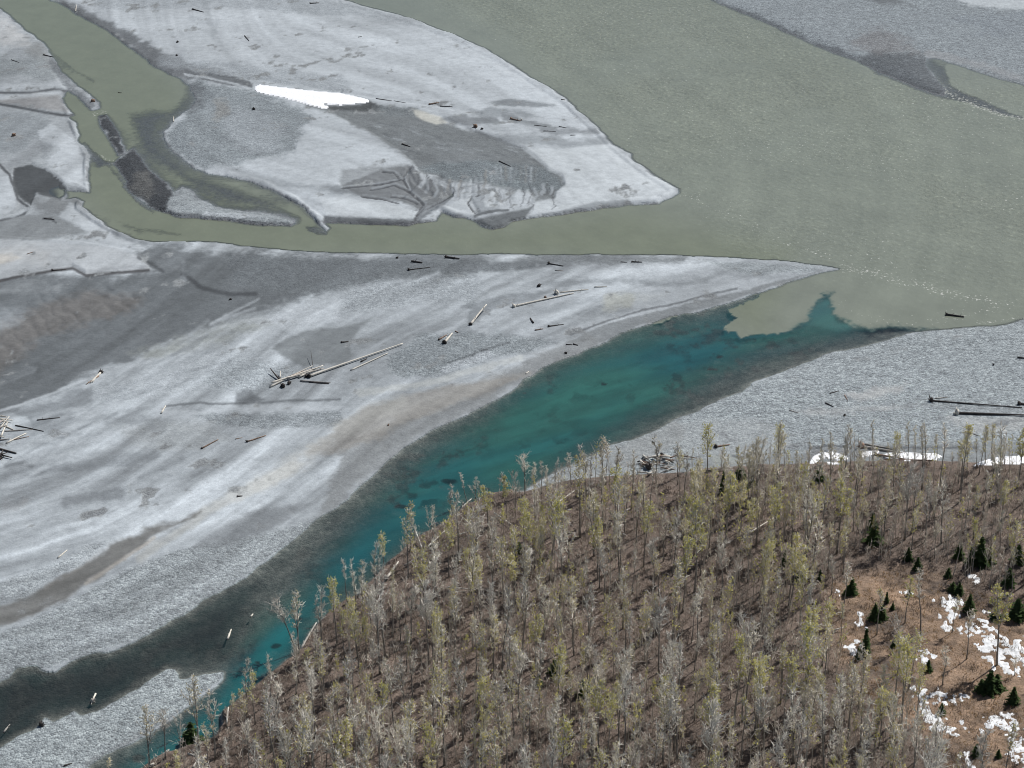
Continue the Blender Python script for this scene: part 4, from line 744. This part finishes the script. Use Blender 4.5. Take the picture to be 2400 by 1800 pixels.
for (x, y, u, v), d, md, cl, g_ in zip(cand, inf, inm, clump, gm):
    if d < 1.0: continue
    if d < 6 and trng.random() > .4: continue
    if v < 1210 and trng.random() > .62: continue
    if md > -4 and trng.random() > .16: continue
    if clash(x, y, .9+5.*max(0., .75-cl)+trng.random()*1.6): continue
    green = trng.random() < .14+.9*max(0, g_-.5)*2+(.1 if u > 1500 else 0)
    if (green and ng >= 298) or (not green and nb >= 298):
        green = not green
        if (green and ng >= 298) or (not green and nb >= 298): break
    occ.setdefault(cell(x, y), []).append((x, y)); z = float(height(x, y))
    m = trng.choice(GREEN if green else BARE); s = trng.uniform(.66, 1.28)*(.66 if d < 7 else .85 if d < 14 else 1.)
    if green: ng += 1
    else: nb += 1
    lab = 'poplar breaking into yellow-green leaf inside the crowded riverside wood' if green else 'bare pale-twigged poplar inside the crowded riverside wood'
    tree('leafing_poplar' if green else 'bare_poplar', m, (x, y, z-.05), (s*.95, s*.95, s*1.03), trng.uniform(0, 6.28), (trng.gauss(0,.04), trng.gauss(0,.04)), label=lab, category='tree', group='yellow-green poplars inside the wood' if green else 'bare poplars inside the wood')
print('trees bare', nb, 'green', ng)

# undergrowth: one object of dry twigs
def brush(name, n, inside, mat, hmin, hmax, k, wid, lab, cat, seed):
    r = np.random.default_rng(seed); u = r.uniform(-100, 3000, n*6); v = r.uniform(1060, 2080, n*6); x, y = to_world(u, v, 1.5)
    pr = ((y*cs+H*sn)/780)**2.; ok = (r.random(n*6) < pr) & (height(x, y) > .35); x = x[ok]; y = y[ok]
    ok = inside(x, y); x = x[ok][:n]; y = y[ok][:n]; z = height(x, y); n = len(x)
    X_ = np.repeat(x, k)+r.normal(0, .35, n*k); Y_ = np.repeat(y, k)+r.normal(0, .35, n*k); Z_ = np.repeat(z, k)-.05
    size = np.repeat(hmin+(hmax-hmin)*r.random(n)**2, k)*r.uniform(.5, 1.1, n*k); az = r.uniform(0, 6.283, n*k); ti = r.uniform(.1, .95, n*k)
    tip = np.stack([X_+size*np.sin(ti)*np.cos(az), Y_+size*np.sin(ti)*np.sin(az), Z_+size*np.cos(ti)], -1); w = wid*r.uniform(.5, 1.4, n*k); a2 = r.uniform(0, 6.283, n*k)
    off = np.stack([w*np.cos(a2), w*np.sin(a2), 0*w], -1); b = np.stack([X_, Y_, Z_], -1); mid = (b+tip)/2
    co = np.stack([b-off*.35, b+off*.35, mid+off, tip, mid-off], 1)
    co2 = co.reshape(-1, 3); i = np.arange(n*k)*5
    q = np.concatenate([np.stack([i, i+1, i+2, i+4], -1), np.stack([i+4, i+2, i+3, i+3], -1)])
    tri = np.concatenate([np.stack([i, i+1, i+2], -1), np.stack([i, i+2, i+4], -1), np.stack([i+4, i+2, i+3], -1)])
    me = raw_mesh(name, co2, tri, False); obj(name, me, mat, kind='stuff', label=lab, category=cat)
fpoly = [tuple(p) for p in fw]
brush('undergrowth', 25000, lambda x, y: (sdist(x, y, fpoly) > .2) & ((sdist(x, y, mw) < 6*(vn(x*.1, y*.1, 5)-.3)) | (fbm(x*.12, y*.12, 6, 3) > .5)), SHRUB, .25, 1.5, 7, .06, 'brown leafless undergrowth covering the floor of the wood', 'undergrowth', 3)
brush('dry_grass', 15000, lambda x, y: (sdist(x, y, mw) > 0) & (sdist(x, y, fpoly) > 0), TUFT, .25, .8, 8, .06, 'orange-brown dry grass tussocks in the clearing', 'grass', 4)

def thicket(name, n, seed, hlo, hhi, nbr, tlo, mats, leafp, lab, cat, thr):
    r = np.random.default_rng(seed); u = r.uniform(-100, 3000, n*8); v = r.uniform(1060, 2080, n*8); x, y = to_world(u, v, 1.5)
    ok = (r.random(n*8) < ((y*cs+H*sn)/780)**2.); x = x[ok]; y = y[ok]
    ok = (sdist(x, y, fpoly) > (6 if 'poplar' in name else 1.)) & (sdist(x, y, mw) < -1) & (fbm(x*.05, y*.05, 177, 3)+.25*r.random(len(x)) > thr); x = x[ok][:n]; y = y[ok][:n]; n = len(x); z = height(x, y)
    h = hlo+(hhi-hlo)*r.random(n)**1.5; base = np.stack([x, y, z-.1], -1); lean = r.normal(0, .07, (n, 2)); top = base+np.stack([lean[:,0]*h, lean[:,1]*h, h], -1)
    co = []; tri = []; c0 = 0
    def strip(a, b, w0, w1):
        nonlocal c0
        k = len(a)
        for ang in (0., 1.57):
            o = np.stack([np.full(k, math.cos(ang)), np.full(k, math.sin(ang)), np.zeros(k)], -1); w0_ = np.broadcast_to(w0, (k,))[:,None]; w1_ = np.broadcast_to(w1, (k,))[:,None]
            co.append(np.stack([a-o*w0_, a+o*w0_, b+o*w1_, b-o*w1_], 1).reshape(-1, 3)); i = c0+np.arange(k)*4
            tri.append(np.stack([i, i+1, i+2], -1)); tri.append(np.stack([i, i+2, i+3], -1)); c0 += 4*k
    strip(base, top, .025+.006*h, .012)
    nf = 0
    for _ in range(nbr):
        t = r.uniform(tlo, .98, n); p = base+(top-base)*t[:,None]; az = r.uniform(0, 6.283, n); L = h*r.uniform(.06, .19, n)*(1.25-t); d = np.stack([np.cos(az), np.sin(az), r.uniform(.5, 1.6, n)], -1)
        e = p+d*L[:,None]; strip(p, e, .045, .022)
        for q in (.35, .65, .9):
            d2 = d+r.normal(0, .6, (n, 3)); p2 = p+(e-p)*q; strip(p2, p2+d2*L[:,None]*.5, .032, .016)
    ntw = sum(len(t_) for t_ in tri); nm = np.zeros(ntw, np.int32)
    if leafp:
        lv = np.nonzero(r.random(n) < .45)[0]
        for _ in range(leafp):
            k = len(lv); t = r.uniform(tlo, 1., k); rad = h[lv]*.12*(1.2-t); c = base[lv]+(top[lv]-base[lv])*t[:,None]+r.normal(0, .55, (k, 3))*rad[:,None]+np.stack([0*t, 0*t, rad*.8], -1)
            a_ = r.normal(0, .11, (k, 3)); b_ = r.normal(0, .11, (k, 3)); co.append(np.stack([c-a_, c+b_, c+a_, c-b_], 1).reshape(-1, 3)); i = c0+np.arange(k)*4
            tri.append(np.stack([i, i+1, i+2], -1)); tri.append(np.stack([i, i+2, i+3], -1)); c0 += 4*k; nf += 2*k
    me = raw_mesh(name, np.concatenate(co), np.concatenate(tri), False)
    for m_ in mats: me.materials.append(m_)
    if nf: me.polygons.foreach_set('material_index', np.concatenate([nm, np.ones(nf, np.int32)]))
    obj(name, me, None, kind='stuff', label=lab, category=cat)
thicket('sapling_thicket', 2000, 8, 2.5, 8., 11, .25, [TWIG2], 0, 'thicket of thin grey saplings filling the wood between the taller trees', 'saplings', .5)
thicket('poplar_wood', 880, 9, 8., 15., 20, .45, [TWIG2, LEAF2], 45, 'mass of further slender poplars behind and between the nearer ones', 'wood', .42)

# ------------------------------------------------------------------ driftwood
def log_shape(L, r, bend=.02, stubs=2, taper=.45, sides=8):
    m = MB(); n = max(3, int(L/1.2)); ph = random.uniform(0, 6); pts = [(L*i/n, bend*L*math.sin(ph+2.5*i/n)-bend*L*math.sin(ph), r*.75+bend*.2*L*math.sin(3*i/n)) for i in range(n+1)]
    m.tube(pts, [r*(1-(1-taper)*i/n)*random.uniform(.93, 1.07) for i in range(n+1)], sides)
    for _ in range(stubs):
        i = random.randint(1, n-1) if n > 1 else 0; p = np.array(pts[i]); d = unit(np.array((random.uniform(-.3,.8), random.uniform(-1,1), random.uniform(0,1)))); l = random.uniform(1.5, 4)*r
        m.tube([p, p+d*l], [r*.3, r*.12], 4)
    return m
def roots_shape(r, n=9):
    m = MB(); m.tube([(.9*r,0,r*.7),(0,0,r*.75),(-.7*r,0,r*.8)], [r*1.05, r*1.7, r*1.2], 8)
    for i in range(n):
        a = 2*math.pi*i/n+random.uniform(-.3, .3); d = np.array((random.uniform(-.7,.15), math.cos(a), math.sin(a))); l = r*random.uniform(1.3, 2.9)
        p = np.array((-.3*r, 0, r*.75)); q = p+d*l*.5; e = q+unit(d+.5*rv())*l*.55
        if q[2] < -.1: q[2] = random.uniform(-.1, .2)
        if e[2] < -.1: e[2] = random.uniform(-.15, .3)
        m.tube([p, q, e], [r*.5, r*.3, r*.08], 5)
    return m
def driftlog(a, b, r, wood, label, root=0, za=0., zb=0., stubs=2, bend=.015, rootwood=None, group=None, name='driftwood_log', cat='log'):
    x0, y0, z0 = spot(*a); x1, y1, z1 = spot(*b); z0 += za; z1 += zb
    d = np.array((x1-x0, y1-y0, z1-z0)); L = max(.6, float(np.linalg.norm(d)))
    e = log_shape(L, r, bend, stubs if L > 2 else 0); me = e.mesh('trunk', [WOOD[wood]], True)
    rot = (0, -math.asin(max(-1, min(1, d[2]/L))), math.atan2(d[1], d[0])); pr = dict(label=label, category=cat)
    if group: pr['group'] = group
    if root:
        o = bpy.data.objects.new(name, None); COL.objects.link(o)
        for k, v in pr.items(): o[k] = v
        obj('trunk', me, None, o); obj('root_wad', roots_shape(r*root, 10).mesh('root_wad', [WOOD[rootwood or wood]], True), None, o)
    else: o = obj(name, me, None, None, **pr)
    o.location = (x0, y0, z0-.04); o.rotation_euler = rot
    return o
def stump(a, r, wood, label, name='root_stump', cat='stump'):
    x, y, z = spot(*a); me = roots_shape(r, 9).mesh(name, [WOOD[wood]], True); o = obj(name, me, None, None, label=label, category=cat); o.location = (x, y, z); o.rotation_euler = (0, random.uniform(-.3, .6), random.uniform(0, 6.28)); return o
def ZZ(k, a, b): return tuple(Z(k, a, b))
LOGS = [
 (1,(490,75),(492,32),.22,'pale','short white log on the rim of the upper left channel',0),
 (1,(1250,62),(1322,80),.3,'dark','dark crooked log high on the upper island',1.),
 (1,(1585,232),(1612,268),.2,'dark','thin dark stick lying alone on the pale top of the upper island',0),
 (1,(2012,24),(2066,20),.3,'dark','dark log at the very top of the upper island',.9),
 (1,(72,388),(122,406),.18,'dark','thin dark log on the left shore near the photo edge',0),
 (1,(1125,790),(1128,758),.2,'pale','white stick at the gravel edge of the dark shoal',0),
 (1,(285,358),(345,372),.28,'dark','dark snag on the left shore above the gravel spit',1.),
 (1,(285,1417),(352,1424),.2,'dark','dark forked branch on the grey silt below the dark wet hollow',0),
 (1,(175,1648),(216,1634),.16,'brown','thin brown stick on the cream silt at the left edge',0),
 (1,(765,600),(790,602),.15,'dark','dark sliver of wood in the upper left channel',0),
 (2,(572,678),(632,668),.32,'brown','rusty brown log on the debris line below the snow strip',.9),
 (2,(640,690),(720,692),.2,'dark','dark log trailing right from the rusty brown log',0),
 (2,(225,640),(330,655),.2,'dark','dark log just right of the snow strip on the debris line',0),
 (2,(340,655),(420,668),.16,'dark','thin dark log on the debris line between the snow strip and rusty log',0),
 (2,(1100,772),(1160,786),.3,'brown','brown rooted log among the dark streaks of the upper island',1.1),
 (2,(395,935),(446,953),.25,'dark','dark tapered log on the grey gully floor',.9),
 (2,(1022,1045),(1096,1080),.22,'dark','dark log lying on the blue-grey gravel lobe',0),
 (2,(1410,820),(1460,830),.16,'dark','dark stick near the river side of the upper island',0),
 (2,(1485,878),(1518,876),.16,'dark','short dark stick nearest the river on the upper island',0),
 (2,(1250,812),(1330,822),.16,'dark','dark log in the dark streaks right of the brown rooted log',0),
 (2,(1310,850),(1390,853),.16,'dark','lowest dark log in the dark streaks of the upper island',0),
 (2,(110,242),(133,238),.2,'dark','tiny dark stick near the top centre of the upper island',0),
 (2,(1425,646),(1450,650),.25,'dark','dark stick at the river shoreline of the upper island',0),
 (5,(455,38),(526,46),.36,'dark','dark thick log left of the rooted one on the near-river dark gravel',0),
 (5,(680,12),(765,22),.42,'dark','big dark rooted log at the silty channel edge',.9),
 (5,(438,92),(575,73),.2,'dark','dark log with a thick butt and long thin tail on the dark gravel',1.6),
 (5,(1345,52),(1440,66),.24,'dark','dark rooted log above the pale spit',1.4),
 (5,(1385,94),(1440,98),.16,'grey','thin grey stick just below the dark rooted log above the spit',0),
 (5,(1885,40),(1948,42),.25,'dark','dark log at the channel edge near the spit tip, right one of two',.9),
 (5,(1810,40),(1852,42),.18,'dark','thin dark log at the channel edge, left one of two',0),
 (5,(1118,330),(1510,248),.36,'pale','longest pale log with a shaded underside, pointing to the spit',1.2),
 (5,(1420,238),(1602,219),.26,'pale','pale log behind the longest pale log, starting at the upright stump',0),
 (5,(1640,203),(1722,200),.2,'pale','short pale log at the right end of the pale log group',0),
 (5,(838,446),(945,350),.36,'pale','white log with dark crossed roots, leaning up to the right',1.,'dark'),
 (5,(668,566),(716,505),.42,'pale','short thick white log with dark spread roots on the gravel',1.1,'dark'),
 (5,(632,545),(684,514),.26,'brown','brown log lying against the short thick white log',.8,'dark'),
 (5,(738,489),(758,498),.2,'brown','small brown chunk of wood right of the short thick white log',0),
 (5,(1245,436),(1225,404),.28,'dark','dark slab of wood pointing up on the gravel below the longest log',0),
 (5,(1345,458),(1440,444),.22,'dark','dark rooted branch right of the pointing slab',1.2),
 (5,(1255,483),(1308,474),.22,'brown','reddish dark log below the pointing slab',0),
 (5,(1455,575),(1496,576),.2,'dark','left one of two dark sticks above the turquoise shoreline',0),
 (5,(1502,572),(1534,580),.22,'dark','right one of two dark sticks above the turquoise shoreline',0),
 (5,(4,562),(46,556),.26,'dark','dark log on the smooth grey patch above the big log pile',.9),
 (5,(1195,765),(1215,748),.16,'pale','thin pale stick by the turquoise shoreline',0),
 (4,(1045,1022),(1076,974),.26,'pale','short white log with a brown end alone on the pale silt',0),
 (4,(1308,1249),(1412,1190),.22,'brown','brown log half buried in silt, left one of two',.9,'dark'),
 (4,(1602,1205),(1722,1165),.22,'brown','brown log with a dark butt, right one of two',1.1,'dark'),
 (4,(1525,1188),(1570,1178),.14,'brown','thin brown stick between the two brown logs',0),
 (4,(655,758),(590,825),.34,'pale','pale driftwood snag with dark root beside the grey swath',1.2,'dark'),
 (4,(640,780),(560,835),.22,'brown','brown branch lying beside the pale snag at the grey swath',0),
 (4,(620,790),(600,822),.25,'pale','short pale piece beneath the pale snag at the grey swath',0),
 (4,(240,1066),(388,1050),.2,'dark','long thin dark log right of the left-edge log jam',0),
 (4,(100,1100),(280,1140),.2,'dark','dark thin log running down right from the left-edge log jam',0),
 (4,(1540,1560),(1572,1556),.2,'dark','dark stump log on the cream beach ridge',.9),
 (4,(340,95),(430,90),.2,'dark','dark log on the lip of the pale silt scarp',1.4),
 (7,(375,300),(436,249),.2,'pale','slim white log on the pale silt above the brown swale',0),
 (7,(1475,826),(1500,764),.26,'pale','white log stranded in the shallow dark water',0),
 (7,(1625,682),(1640,664),.24,'pale','small white piece of wood in the shallows above the stranded log',0),
 (7,(25,1430),(62,1380),.22,'grey','grey log in the shallow water at the lower left edge',0),
 (7,(415,1648),(468,1630),.2,'dark','dark stick on the cobble bar at the bottom edge',0),
 (7,(620,1180),(590,1250),.2,'pale','bleached twisted branch at the edge of the cobble bar',0),
 (7,(1950,895),(2055,758),.3,'pale','white log slanting along the bank behind the leaning pair of trees',0),
 (7,(1470,1372),(1484,1308),.26,'pale','white snag standing on the lower left bank',0),
 (7,(975,1640),(1095,1548),.36,'pale','pale fallen log on the bank beneath the yellow-budded poplar',0),
 (7,(1220,1570),(1340,1600),.24,'pale','pale fallen log right of the yellow-budded poplar',0),
 (7,(1250,1659),(1290,1600),.24,'pale','pale log pointing up at the bottom edge of the wood',0),
 (6,(1710,383),(1824,399),.36,'dark','dark floating log in the shallows at the right bank',1.),
 (6,(1612,940),(2200,990),.26,'dark','long thin dark log with dark root end, upper of the two right-beach logs',2.0),
 (6,(1635,926),(1715,917),.2,'grey','grey branch lying on the root of the upper long dark log',0),
 (6,(1775,1022),(2330,1045),.38,'dark','massive dark log with a pale bushy root wad on the right beach',1.7,'pale'),
 (6,(2180,962),(2260,968),.36,'dark','dark rooted log at the right edge of the photo',1.2),
 (6,(2168,660),(2240,668),.28,'dark','dark log at the right edge near the river bank',0),
 (6,(955,892),(1012,876),.18,'dark','dark stick on the cobble beach, topmost of three',0),
 (6,(925,955),(978,979),.22,'dark','dark slanting stick on the cobble beach, below the topmost',0),
 (6,(690,1000),(752,1018),.14,'grey','thin grey stick on the cobble beach, leftmost of three',0),
 (6,(1050,902),(1068,938),.16,'brown','short brown stick on the pinkish sand of the beach',0),
 (6,(215,1240),(305,1225),.26,'brown','brown stump log above the pointed spruce',1.5,'dark'),
 (6,(1160,1240),(1425,1285),.4,'grey','thick grey log with a large dark root wad above the snow patches',1.6,'brown'),
 (6,(1180,1222),(1390,1262),.26,'grey','slimmer grey log lying along the back of the thick one',0),
 (6,(1250,1290),(1470,1330),.3,'brown','brown log crossing the lens-shaped snow patch',1.2,'dark'),
 (6,(1300,1330),(1620,1335),.3,'brown','brown log along the lower rim of the lens-shaped snow patch',0),
 (6,(150,1398),(330,1392),.25,'grey','grey log on the edge of the wood left of the pointed spruce',0),
 (6,(1880,1153),(1915,1165),.16,'grey','small grey stick on the sand at the right of the beach',0),
 (8,(690,500),(872,530),.16,'pale','upper one of two crossing white poles fallen in the wood',0),
 (8,(690,534),(860,536),.14,'pale','lower one of two crossing white poles fallen in the wood',0),
 (8,(990,20),(1105,105),.18,'pale','white pole slanting in the upper left wood',0),
 (8,(295,445),(368,348),.34,'pale','thick white log fallen along the bank beside the wide-crowned poplar',0),
 (8,(525,252),(470,158),.2,'pale','white dead pole leaning over the bank toward the water',0),
 (8,(560,240),(672,148),.22,'pale','long white log along the bank top near the wood tip',0),
 (8,(115,556),(162,488),.24,'pale','white log on the bank left of the wide-crowned poplar',0),
 (8,(410,362),(530,296),.2,'grey','grey log behind the thick white bank log',0),
 (8,(740,165),(860,140),.16,'pale','slim pale pole in the wood near the tip',0),
 (5,(780,1650),(845,1598),.26,'pale','white fallen log at the foot of the white snags',0),
 (5,(1380,1628),(1512,1545),.18,'pale','slim pale log fallen on the brown wood edge',0),
 (9,(430,150),(600,60),.18,'pale','pale fallen pole in the upper right wood',0),
 (9,(980,780),(1045,770),.16,'pale','pale branch fallen at the left of the clearing',0),
]
for t in LOGS:
    a, b = ZZ(t[0], t[1], t[2]); lift = .5 if ('leaning' in t[5] or 'standing' in t[5]) else 0
    inwood = t[0] in (8,9) or (t[0] == 5 and t[1][1] > 1500)
    driftlog(a, b, t[3], t[4], t[5], t[6] if len(t) > 6 else 0, lift*0+(.5 if inwood else 0), lift*3+(.9 if inwood else 0), 2, .012, t[7] if len(t) > 7 else None)
STUMPS = [(1,(1150,275),.35,'dark','dark stump near the head of the upper left channel'),(1,(1645,710),.4,'dark','dark stump on the blue-grey gravel below the snow strip'),(1,(605,660),.55,'brown','reddish root stump at the end of the gravel spit'),(1,(90,882),.5,'brown','root stump on the silt at the left edge'),(1,(1145,362),.3,'dark','small dark stump on the dark bank of the upper left channel'),(2,(868,825),.55,'brown','brown root stump on the cream sand by the gully'),(2,(910,838),.3,'dark','dark low stump just right of the brown root stump'),(5,(1278,196),.42,'dark','dark round stump above the longest pale log'),(5,(1395,245),.55,'pale','pale upright root stump between the pale logs'),(5,(1322,270),.25,'brown','reddish small stump beside the longest pale log'),(5,(362,15),.25,'dark','tiny dark stump at the silty channel edge'),(5,(1455,633),.25,'dark','dark lump of wood on the wet turquoise shore'),(6,(1048,1035),.25,'dark','small dark stump on the cobble beach'),(6,(2015,707),.22,'dark','small dark lump on the upper right cobbles'),(4,(1493,283),.25,'dark','dark lump on the dark grey swath of the middle bar'),(5,(305,1098),.2,'brown','small brown lump on the sand above the turquoise bend'),(7,(1920,900),.3,'pale','pale broken stump at the foot of the leaning pair of trees'),(7,(600,1230),.35,'grey','bleached root mass at the edge of the cobble bar'),(7,(270,1385),.4,'dark','dark root mass on the tip of the cobble bar edge'),(2,(1168,780),.3,'pale','pale root knot beside the brown rooted log')]
for k, p, r, w, lab in STUMPS: stump(Z(k, p)[0], r, w, lab)
# the big log pile on the middle bar
def Q(x, y): return (600+x*.18083, 760+y*.18083)
PILE = [((690,690),(1880,255),.33,'pale','longest pale log of the big log pile, running up to the right',1.2,.25,.2),((1230,600),(1700,380),.24,'pale','pale log crossing under the long log near its far end',0,.0,.1),((180,822),(745,575),.27,'pale','lowest slanting log at the left end of the big log pile',0,.1,.6),((205,785),(870,580),.28,'pale','upper slanting log across the top of the big log pile',0,.5,.8),((400,730),(885,600),.3,'grey','grey log in the middle of the big log pile',0,.5,.4),((560,700),(880,560),.24,'pale','short pale log behind the big log pile',0,.3,.5),((310,735),(190,622),.28,'dark','dark branch sticking up left from the big log pile',0,.2,1.0),((575,742),(968,760),.24,'grey','grey log lying flat to the right of the big log pile',0,.1,0.),((690,755),(945,775),.2,'dark','dark log under the flat grey log of the big log pile',0,0.,0.),((315,710),(322,648),.2,'pale','short pale stub upright in the big log pile',0,.3,.9),((740,570),(705,420),.1,'dark','thin dark branch rising from the top of the big log pile',0,.5,1.6),((1360,490),(1440,450),.26,'dark','dark chunk wedged under the long pale log',0,0.,0.),((450,690),(740,600),.22,'brown','brown log tucked in the big log pile',0,.4,.4)]
for a, b, r, w, lab, root, za, zb in PILE: driftlog(Q(*a), Q(*b), r, w, lab, root, za, zb, 0, .012, 'dark')
for p, r, w, lab in [((345,815),.5,'dark','black root wad at the lower left of the big log pile'),((430,775),.42,'dark','dark root mass in the middle of the big log pile'),((650,685),.4,'dark','dark root crown at the butt of the long pale log')]: stump(Q(*p), r, w, lab)
# left-edge log jam
JL = [((-40,1040),(45,1055),.3),((-30,1062),(82,1078),.3),((-40,1085),(60,1095),.28),((-20,1110),(40,1075),.3),((0,1130),(60,1060),.25),((-40,1150),(50,1120),.3),((-40,1170),(30,1185),.25),((20,1100),(90,1130),.22),((-30,1200),(60,1190),.25),((10,1180),(50,1090),.24)]
for a, b, r in JL:
    za = random.uniform(0, .9); driftlog(*ZZ(4, a, b), r, random.choice(['pale','pale','grey']), 'bleached log stacked in the upper log jam at the left edge of the photo', 0, za, max(0, za+random.uniform(-.3,.5)), 1, .01, None, 'logs of the upper left-edge jam')
for a, b, r, w, lab in [((30,1138),(212,1124),.2,'grey','long grey log pointing right out of the left-edge log jam'),((42,1216),(168,1150),.26,'pale','pale log slanting below the left-edge log jam'),((80,1195),(188,1172),.16,'brown','thin brown log below the left-edge log jam')]: driftlog(*ZZ(4, a, b), r, w, lab)
for i, (a, b, r) in enumerate([((-40,1245),(104,1284),.34),((-40,1285),(78,1316),.3),((-10,1350),(18,1270),.26),((-40,1320),(50,1290),.26)]):
    driftlog(*ZZ(4, a, b), r, 'dark', 'dark shaded log in the lower pile at the left edge of the photo', 0, .2*i, .2*i, 1, .01, None, 'dark logs at the left edge')
stump(Z(4,(0,1310))[0], .6, 'dark', 'dark root mass among the dark logs at the left edge')
# log jam at the wood edge
def J(x, y): return (1480+x*.18083, 1000+y*.18083)
for i in range(30):
    x = random.uniform(150, 560); y = random.uniform(400, 620); a = random.choice([random.gauss(.25,.3), random.gauss(-.2,.3), random.uniform(0,3.1)]); l = random.uniform(60, 190); za = random.uniform(0, 1.1)
    driftlog(J(x-l*math.cos(a)*.5, y-l*.5*math.sin(a)*.6), J(x+l*.5*math.cos(a), y+l*.5*math.sin(a)*.6), random.uniform(.14,.3), random.choice(['pale','grey','grey','grey','brown','dark']), 'weathered log tangled in the log jam at the wood edge', 0, za, max(0, za+random.uniform(-.5,.5)), 1, .01, None, 'logs of the jam at the wood edge')
for a, b, r, w, lab in [((110,470),(225,560),.34,'pale','bleached log at the left end of the wood-edge log jam'),((150,400),(250,470),.3,'pale','upper bleached log at the left of the wood-edge log jam'),((380,380),(450,410),.42,'dark','dark thick block on top of the wood-edge log jam'),((620,395),(850,430),.2,'brown','brown pole reaching right from the wood-edge log jam'),((960,588),(1320,555),.2,'grey','long grey log right of the wood-edge log jam')]: driftlog(J(*a), J(*b), r, w, lab, 0, .4, .3)
stump(J(230,540), .7, 'dark', 'dark root wad at the left of the wood-edge log jam')

# ------------------------------------------------------------------ light
w = bpy.data.worlds.new('World'); sc.world = w; w.use_nodes = True; nt = w.node_tree
AZ = math.atan2(220, 238); EL = R(49)
sky = nt.nodes.new('ShaderNodeTexSky'); sky.sky_type = 'NISHITA'; sky.sun_disc = False; sky.sun_elevation = EL; sky.sun_rotation = AZ; sky.altitude = 100
nt.links.new(sky.outputs[0], nt.nodes['Background'].inputs[0]); nt.nodes['Background'].inputs[1].default_value = .06
sd = bpy.data.lights.new('sun', 'SUN'); sd.energy = 4.9; sd.angle = R(.5); sd.color = (1., .97, .93)
so = bpy.data.objects.new('sun', sd); COL.objects.link(so)
so.rotation_euler = (math.pi/2-EL, 0, math.pi-AZ)
sc.view_settings.view_transform = 'Standard'; sc.view_settings.look = 'None'; sc.view_settings.exposure = 0; sc.view_settings.gamma = 1
try: sc.cycles.filter_width = 1.05
except Exception: pass
try: sc.cycles.max_bounces = 6; sc.cycles.transparent_max_bounces = 8
except Exception: pass
